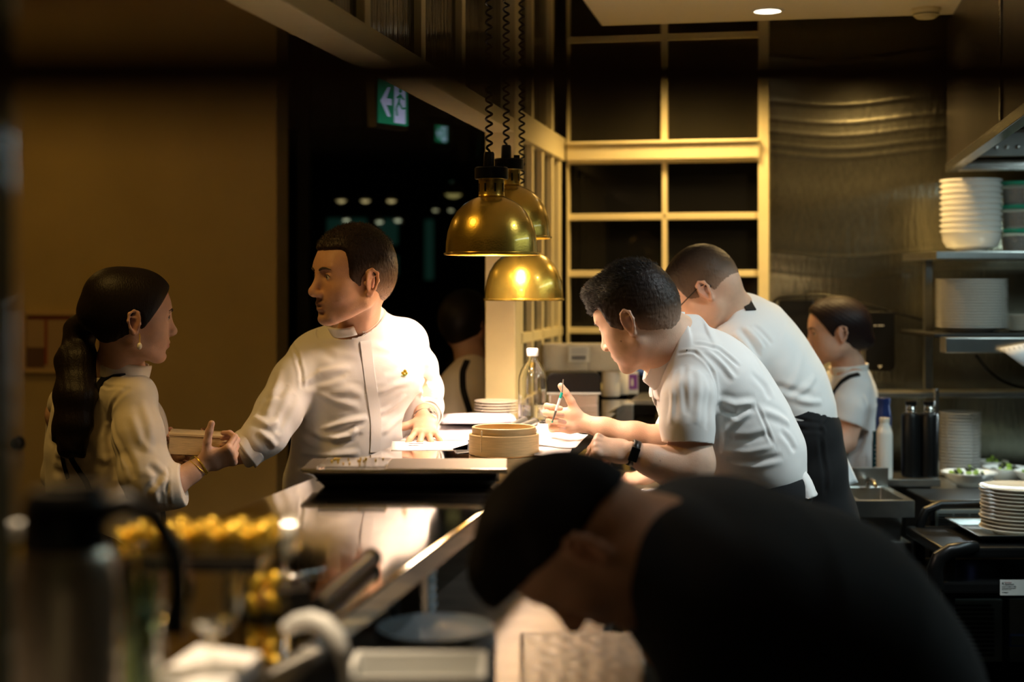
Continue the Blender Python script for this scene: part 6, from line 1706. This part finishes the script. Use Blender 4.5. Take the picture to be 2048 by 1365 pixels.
MB().tube([pb, pb + Vector((.003, 0, .034))], [.0018, .0012], 8).build('pen_tip', M['steel'], t)
MB().tube([pa - d * .07, pa - d * .02], [.0012, .0034], 12).build('pen_end', M['teal_plastic'], t)

# ------------------------------------------------------------ chef with glasses
def chef_glasses():
    t = thing('person', 'chef with glasses bending low, black apron with a white towel at the hip', 'person', base_xy(1600, 4.15))
    SK = skinmat('skin_medium', (.68, .41, .27)); base = (.70, .43, .29)
    s = .99; h = head_frame(1404, 585, 3.92, 1, 163, -40, 0, s)
    G = Org(); p = head(G, h, s, cheek=.005, jaw=1.05, nose=.7, lip=(.58, .26, .22), lids=.4)
    G.E(p(-.035, 0, -.015), W(1466, 642, 4.04), .058, .068, k=.03)
    G.E(W(1466, 642, 4.04), W(1520, 730, 4.10), .07, (.10, .13), k=.04); G.E(W(1520, 730, 4.10), W(1585, 850, 4.12), (.09, .13), (.09, .13), k=.04)
    G.chain([(1500, 710, 4.0, 34), (1440, 815, 3.85, 32), (1415, 855, 3.85, 28), (1350, 915, 3.90, 24), (1312, 944, 3.93, 18)], k=.02)
    hand(G, W(1312, 944, 3.93), (-.93, -.05, -.32), (.05, .25, -.9), (0, .9, -.1), curl=(.35, .45, .3), s=.95, thumb=(0, .3, .2))
    P, F = G.mesh(.0030); S = Surf(P, F); S.obj('body', SK, t, base, G.tints)
    face_bits(h, s, t, t, mat('black_brow', (.015, .010, .008), .6), lids=.4, S=S)
    H, p = hair_cap(h, s, .0045, t, top=.006)
    hairline(H, p, h, s, .050, .070, -.05, low=-.036, slope=.34)
    for y in (-1, 1): H.ell(p(-.006, y * .080, -.008), (.020, .024, .031), h.R, .006, '-')
    P, F = H.mesh(.0034); S2 = Surf(P, F); S2.noise(520, .0004, 4)
    H.tint(p(-.02, .0, .0), (.105, .12, .085), (.17, .105, .062), .80, h.R, .35); H.tint(p(-.02, .0, -.045), (.115, .12, .045), (.50, .31, .21), .80, h.R, .6)
    S2.obj('hair', HAIRM, t, (.020, .013, .010), H.tints)
    strands(S2, 5000, .004, .0003, lambda P, N: np.tile(A(h.z * -.6 - h.x * .5), (len(P), 1)), h, HAIRS2, 'short_hair_tufts', t, 8, None, .5, .5)
    # glasses
    gm = mat('spectacle_metal', (.05, .04, .03), .3, .8)
    g = MB().tube([p(-.012, .079, .012), p(.0, .080, .016), p(.085, .066, .010)], .0016, 8).build('glasses', gm, t, label='thin dark metal glasses')
    MB().tube([p(-.030, .077, -.004), p(-.018, .079, .010), p(-.008, .080, .015)], .0032, 8).build('temple_tip', M['black'], g)
    MB().tube([p(.085, -.066, .010), p(.0, -.080, .016)], .0014, 8).build('temple_arm', gm, g)
    for y in (-1, 1):
        MB().tube([p(.092 - .012 * abs(math.cos(a)) * 0, y * .033 + .024 * math.cos(a), .004 + .018 * math.sin(a)) for a in [2 * PI * i / 24 for i in range(25)]], .0012, 6).build('lens_rim', gm, g)
        MB().tube([p(.092, y * .057, .010), p(.085, y * .066, .010)], .0015, 6).build('hinge', gm, g)
    MB().tube([p(.092, -.009, .006), p(.096, 0, .010), p(.092, .009, .006)], .0012, 6).build('bridge', gm, g)
    # shirt
    C = Org()
    C.chain([(1450, 636, 4.05, 46, .085), (1484, 676, 4.08, 88, .16), (1520, 728, 4.10, 96, .175), (1556, 782, 4.11, 94, .165), (1582, 832, 4.12, 80, .155), (1592, 860, 4.12, 74, .15)], k=.045)
    C.E(W(1476, 690, 3.97), W(1500, 700, 4.24), .078, .065, k=.05)
    C.chain([(1490, 700, 3.96, 48), (1455, 775, 3.90, 46)], k=.03); C.chain([(1500, 710, 4.26, 44), (1470, 800, 4.30, 40)], k=.03)
    C.cut(W(1456, 627, 4.04), (-.77, 0, .63), c=W(1440, 615, 4.03), R=.10, k=.006); C.E(W(1430, 606, 4.0), W(1460, 630, 4.04), .066, .066, rz=.008, k=.006, op='-')
    P, F = C.mesh(.0035); X = Surf(P, F); X.noise(14, .0026, 33); X.noise(42, .0009, 35)
    X.creases([([(1466, 665), (1490, 690), (1510, 725)], 5, .008), ([(1478, 655), (1505, 690), (1520, 715)], 4, -.006), ([(1490, 655), (1515, 680), (1528, 700)], 4, .006), ([(1505, 650), (1530, 672), (1545, 690)], 4, -.005),
               ([(1450, 680), (1475, 700), (1490, 715)], 4, .006), ([(1560, 795), (1590, 760), (1604, 700)], 7, .004), ([(1575, 800), (1610, 780), (1630, 750)], 6, .005), ([(1545, 770), (1590, 785), (1630, 790)], 6, -.005), ([(1590, 800), (1620, 805), (1645, 805)], 5, .005)], 4.0)
    X.obj('shirt', SHIRT, t)
    collar('shirt_collar', W(1458, 628, 4.04), (-.77, 0, .63), Vector((.63, 0, .77)), .072, .072, .026, -170, 170, SHIRT, t, .0, 0, .003)
    X.strap([(1472, 588), (1488, 600), (1502, 622), (1470, 640)][:3], .030, .003, 'apron_neck_strap', BLACKC, t, lift=.002)
    MB().tube([W(1461, 600, 3.96), W(1474, 592, 3.99)], .006, 8)
    # apron with waist tie
    D = Org(); D.chain([(1576, 822, 4.12, 92, .178), (1588, 860, 4.12, 88, .176)], k=.01); D.chain([(1590, 862, 4.12, 76, .160), (1608, 930, 4.13, 76, .165), (1624, 1040, 4.15, 84, .175), (1630, 1300, 4.16, 90, .18)], k=.03, s1=Vector((1, 0, 0)))
    D.cut(W(1600, 814, 4.12), (.26, 0, 1), k=.004)
    P, F = D.mesh(.005); Y = Surf(P, F); Y.noise(16, .003, 37)
    Y.creases([([(1560, 835), (1605, 842), (1652, 850)], 3, -.006), ([(1562, 852), (1600, 860), (1648, 862)], 3, -.006), ([(1650, 830), (1644, 850), (1650, 870)], 4, .006), ([(1640, 870), (1648, 930), (1650, 990)], 4, -.008)], 4.0)
    Y.obj('black_apron', BLACKC, t)
    MB().ball(W(1650, 842, 4.0), (.016, .02, .022), 14, 10).build('apron_knot', BLACKC, t)
    # towel / shirt tail
    D = MB(); n = 12; vs = []
    tl, tr, bl, br = W(1645, 845, 4.06), W(1662, 848, 4.10), W(1652, 994, 4.00), W(1716, 966, 4.14)
    for j in range(n + 1):
        for i in range(n + 1):
            a, b = i / n, j / n; q = tl.lerp(tr, a).lerp(bl.lerp(br, a), b)
            vs.append(q + Vector((0, .012 * math.sin(7 * a + 2 * b) * b, 0)))
    D.add(vs, [(j * (n + 1) + i, j * (n + 1) + i + 1, (j + 1) * (n + 1) + i + 1, (j + 1) * (n + 1) + i) for j in range(n) for i in range(n)])
    D.build('white_towel', WOOLW, t, solid=.006)
    D = Org(); legs(D, base_xy(1625, 4.15).x, 4.15, .78); P, F = D.mesh(.010); Surf(P, F).obj('trousers', DARKT, t); shoes(base_xy(1625, 4.15).x, 4.15, t)
chef_glasses()

# ------------------------------------------------------------ small woman at the back
def woman_back():
    t = thing('person', 'small woman with low dark bun looking down by the steel wall', 'person', base_xy(1700, 4.95))
    SK = skinmat('skin_light', (.70, .42, .30)); base = (.70, .42, .30)
    s = .93; h = head_frame(1679, 668, 4.78, 1, 178, -8, 0, s)
    G = Org(); p = head(G, h, s, cheek=.004, jaw=.92, nose=.6, lip=(.58, .22, .20), lids=.2)
    G.E(p(-.025, 0, -.02), W(1698, 742, 4.90), .046, .050, k=.03); G.E(W(1698, 742, 4.90), W(1694, 830, 4.95), .05, (.07, .10), k=.04, s1=A((1, 0, 0)))
    G.chain([(1705, 775, 4.84, 26), (1694, 850, 4.82, 26), (1688, 880, 4.81, 24), (1660, 905, 4.76, 20), (1625, 912, 4.70, 15)], k=.02)
    hand(G, W(1625, 912, 4.70), (-1, 0, -.05), (0, .2, -1), (0, 1, 0), curl=(.4, .5, .3), s=.85)
    P, F = G.mesh(.0034); S = Surf(P, F); S.obj('body', SK, t, base, G.tints)
    face_bits(h, s, t, t, mat('black_brow_fine', (.015, .010, .008), .6), lids=.2, S=S)
    def ex(H, p):
        H.ell(p(-.070, 0, .030), (.055, .062, .060), h.R, .03); H.ell(p(-.100, 0, -.040), (.034, .034, .032), h.R, .02); H.ell(p(-.075, 0, -.010), (.04, .05, .05), h.R, .03)
    H, p = hair_cap(h, s, .010, t, extra=ex)
    H.cut(p(.050, 0, .035), h.M @ Vector((.86, 0, -.50)), k=.006)
    for y in (-1, 1): H.ell(p(.0, y * .086, -.008), (.020, .026, .030), h.R, .006, '-')
    P, F = H.mesh(.004); S2 = Surf(P, F); q = S2.P; S2.P = q + S2.N * (np.sin(q[:, 2] * 420 + q[:, 0] * 260) * .0003)[:, None]; S2.tree(); S2.obj('hair', HAIRM, t, (.014, .007, .007))
    C = Org()
    C.chain([(1700, 752, 4.92, 34, .075), (1694, 790, 4.94, 54, .145), (1694, 850, 4.95, 50, .13), (1696, 925, 4.95, 48, .13), (1700, 960, 4.95, 52, .135)], k=.04)
    C.chain([(1708, 778, 4.84, 34), (1696, 815, 4.82, 37), (1692, 838, 4.815, 38)], k=.02); C.cut(W(1690, 847, 4.81), (-.35, -.1, -1), c=W(1690, 850, 4.81), R=.09, k=.004)
    C.E(W(1688, 860, 4.81), W(1691, 844, 4.815), .056, .050, rz=.006, k=.004, op='-')
    P, F = C.mesh(.004); X = Surf(P, F); X.noise(16, .0028, 43)
    X.creases([([(1725, 790), (1735, 820), (1728, 850)], 4, .006), ([(1710, 860), (1725, 880), (1715, 910)], 4, -.006), ([(1738, 860), (1728, 890), (1710, 925)], 4, .006)], 4.8)
    X.obj('shirt', cloth('pale_cotton', (.78, .80, .82)), t)
    collar('shirt_collar', W(1698, 750, 4.90), (-.10, 0, 1), (-1, 0, 0), .056, .054, .032, 20, 340, SHIRT, t, .22, 0, .004)
    X.strap([(1718, 750), (1700, 754), (1684, 764), (1670, 782), (1662, 800)], .016, .003, 'apron_strap', BLACKC, t, lift=.002)
    D = Org(); D.chain([(1652, 800, 4.88, 14, .06), (1655, 900, 4.90, 22, .10), (1700, 950, 4.95, 54, .14), (1702, 1080, 4.95, 56, .15), (1702, 1300, 4.95, 60, .15)], k=.03, s1=Vector((1, 0, 0)))
    P, F = D.mesh(.008); Surf(P, F).noise(14, .003, 44).obj('dark_apron', BLACKC, t)
    D = Org(); legs(D, base_xy(1702, 4.95).x, 4.95, .6, .08, .075); P, F = D.mesh(.010); Surf(P, F).obj('trousers', DARKT, t); shoes(base_xy(1702, 4.95).x, 4.95, t, .08)
woman_back()

# ------------------------------------------------------------ dark figure bending in the foreground
def person_front():
    t = thing('person', 'black-haired person in dark charcoal top bending down close to the camera, blurred', 'person', base_xy(1560, 1.95))
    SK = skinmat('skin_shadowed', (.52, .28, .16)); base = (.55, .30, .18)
    s = .97; h = head_frame(1164, 1112, 1.80, 1, 176, -70, 0, s)
    G = Org(); p = head(G, h, s, jaw=1.05, lids=.3)
    G.E(p(-.030, 0, -.03), W(1345, 1100, 1.86), .060, .066, k=.04)
    G.E(W(1345, 1110, 1.86), W(1500, 1230, 1.95), .058, .075, k=.04)
    G.chain([(1420, 1160, 2.10, 70), (1380, 1290, 2.12, 55), (1330, 1290, 2.12, 45), (1312, 1262, 2.12, 32)], k=.02)
    hand(G, W(1312, 1262, 2.12), (-.35, 0, .5), (-.6, 0, -.6), (0, -1, .2), curl=(.5, .6, .4), s=.9)
    P, F = G.mesh(.0036); Surf(P, F).obj('body', SK, t, base, G.tints)
    face_bits(h, s, t, t, mat('black_brow_dark', (.015, .010, .008), .6), lids=.3)
    def ex(H, p):
        H.ell(p(.035, 0, .105), (.062, .062, .032), h.R, .03); H.ell(p(.090, 0, .088), (.028, .045, .030), h.R, .03); H.ell(p(-.070, 0, -.015), (.034, .055, .050), h.R, .03); H.ell(p(-.066, 0, -.062), (.036, .050, .044), h.R, .03)
    H, p = hair_cap(h, s, .008, t, top=.004, extra=ex)
    H.cut(p(.075, 0, .058), h.M @ Vector((.40, 0, -.92)), k=.01); H.cut(p(.040, 0, .03), h.M @ Vector((.95, 0, -.30)), c=p(.09, 0, -.05), R=.12, k=.01)
    for y in (-1, 1): H.ell(p(.0, y * .090, -.012), (.020, .026, .028), h.R, .006, '-')
    P, F = H.mesh(.0045); S2 = Surf(P, F); S2.noise(60, .003, 4); S2.obj('hair', HAIRB, t, (.008, .006, .005))
    C = Org()
    C.chain([(1334, 1106, 1.86, 116, .115), (1450, 1172, 1.92, 196, .20), (1598, 1288, 1.97, 252, .21), (1680, 1405, 2.0, 256, .21), (1738, 1585, 2.02, 244, .20)], k=.06)
    C.E(W(1460, 1210, 1.80), W(1420, 1420, 1.85), .075, .055, k=.05); C.E(W(1450, 1180, 2.08), W(1405, 1290, 2.11), .07, .05, k=.05)
    P, F = C.mesh(.006); Surf(P, F).noise(12, .004, 53).obj('sweater', CHAR, t)
    D = Org(); xx = base_xy(1800, 2.02).x; D.chain([(1740, 1450, 2.02, 240, .19), (1800, 1700, 2.02, 230, .19)], k=.05); legs(D, xx + .02, 2.02, .72, .10, .10)
    P, F = D.mesh(.010); Surf(P, F).obj('trousers', DARKT, t); shoes(xx + .02, 2.02, t, .10)
person_front()

# ------------------------------------------------------------ dim figure beyond the column
def person_far():
    t = thing('person', 'dim person in white shirt with dark shoulder strap, half hidden by the cream column', 'person', base_xy(935, 5.05))
    SK = skinmat('skin_dim', (.5, .3, .2)); base = (.5, .3, .2)
    s = .98; h = head_frame(966, 655, 5.1, -1, 60, -4, 0, s)
    G = Org(); p = head(G, h, s, lids=.3); G.E(p(-.02, 0, -.02), W(946, 725, 5.1), .05, .055, k=.03); G.E(W(946, 725, 5.1), W(936, 800, 5.1), .055, .08, k=.03)
    P, F = G.mesh(.006); Surf(P, F).obj('body', SK, t, base, G.tints)
    H, p = hair_cap(h, s, .012, t, back=.01); H.cut(p(.052, 0, .035), h.M @ Vector((.84, 0, -.54)), k=.006); P, F = H.mesh(.006); Surf(P, F).obj('hair', HAIRM, t, (.01, .008, .006))
    C = Org(); C.chain([(946, 735, 5.08, 30, .06), (940, 775, 5.08, 56, .12), (936, 840, 5.08, 56, .12), (936, 1000, 5.08, 56, .12)], k=.04, s1=Vector((1, 0, 0)))
    C.E(W(908, 770, 5.02), W(898, 860, 4.98), .042, .04, k=.04)
    P, F = C.mesh(.006); X = Surf(P, F).noise(16, .003, 63); X.tree(); X.obj('shirt', SHIRT2, t)
    X.strap([(935, 722), (925, 745), (926, 780), (940, 825)], .022, .003, 'apron_strap', BLACKC, t, lift=.002)
    D = Org(); D.chain([(936, 985, 5.08, 58, .125), (936, 1350, 5.08, 52, .11)], k=.04, s1=Vector((1, 0, 0))); P, F = D.mesh(.012); Surf(P, F).obj('trousers', DARKT, t)
person_far()
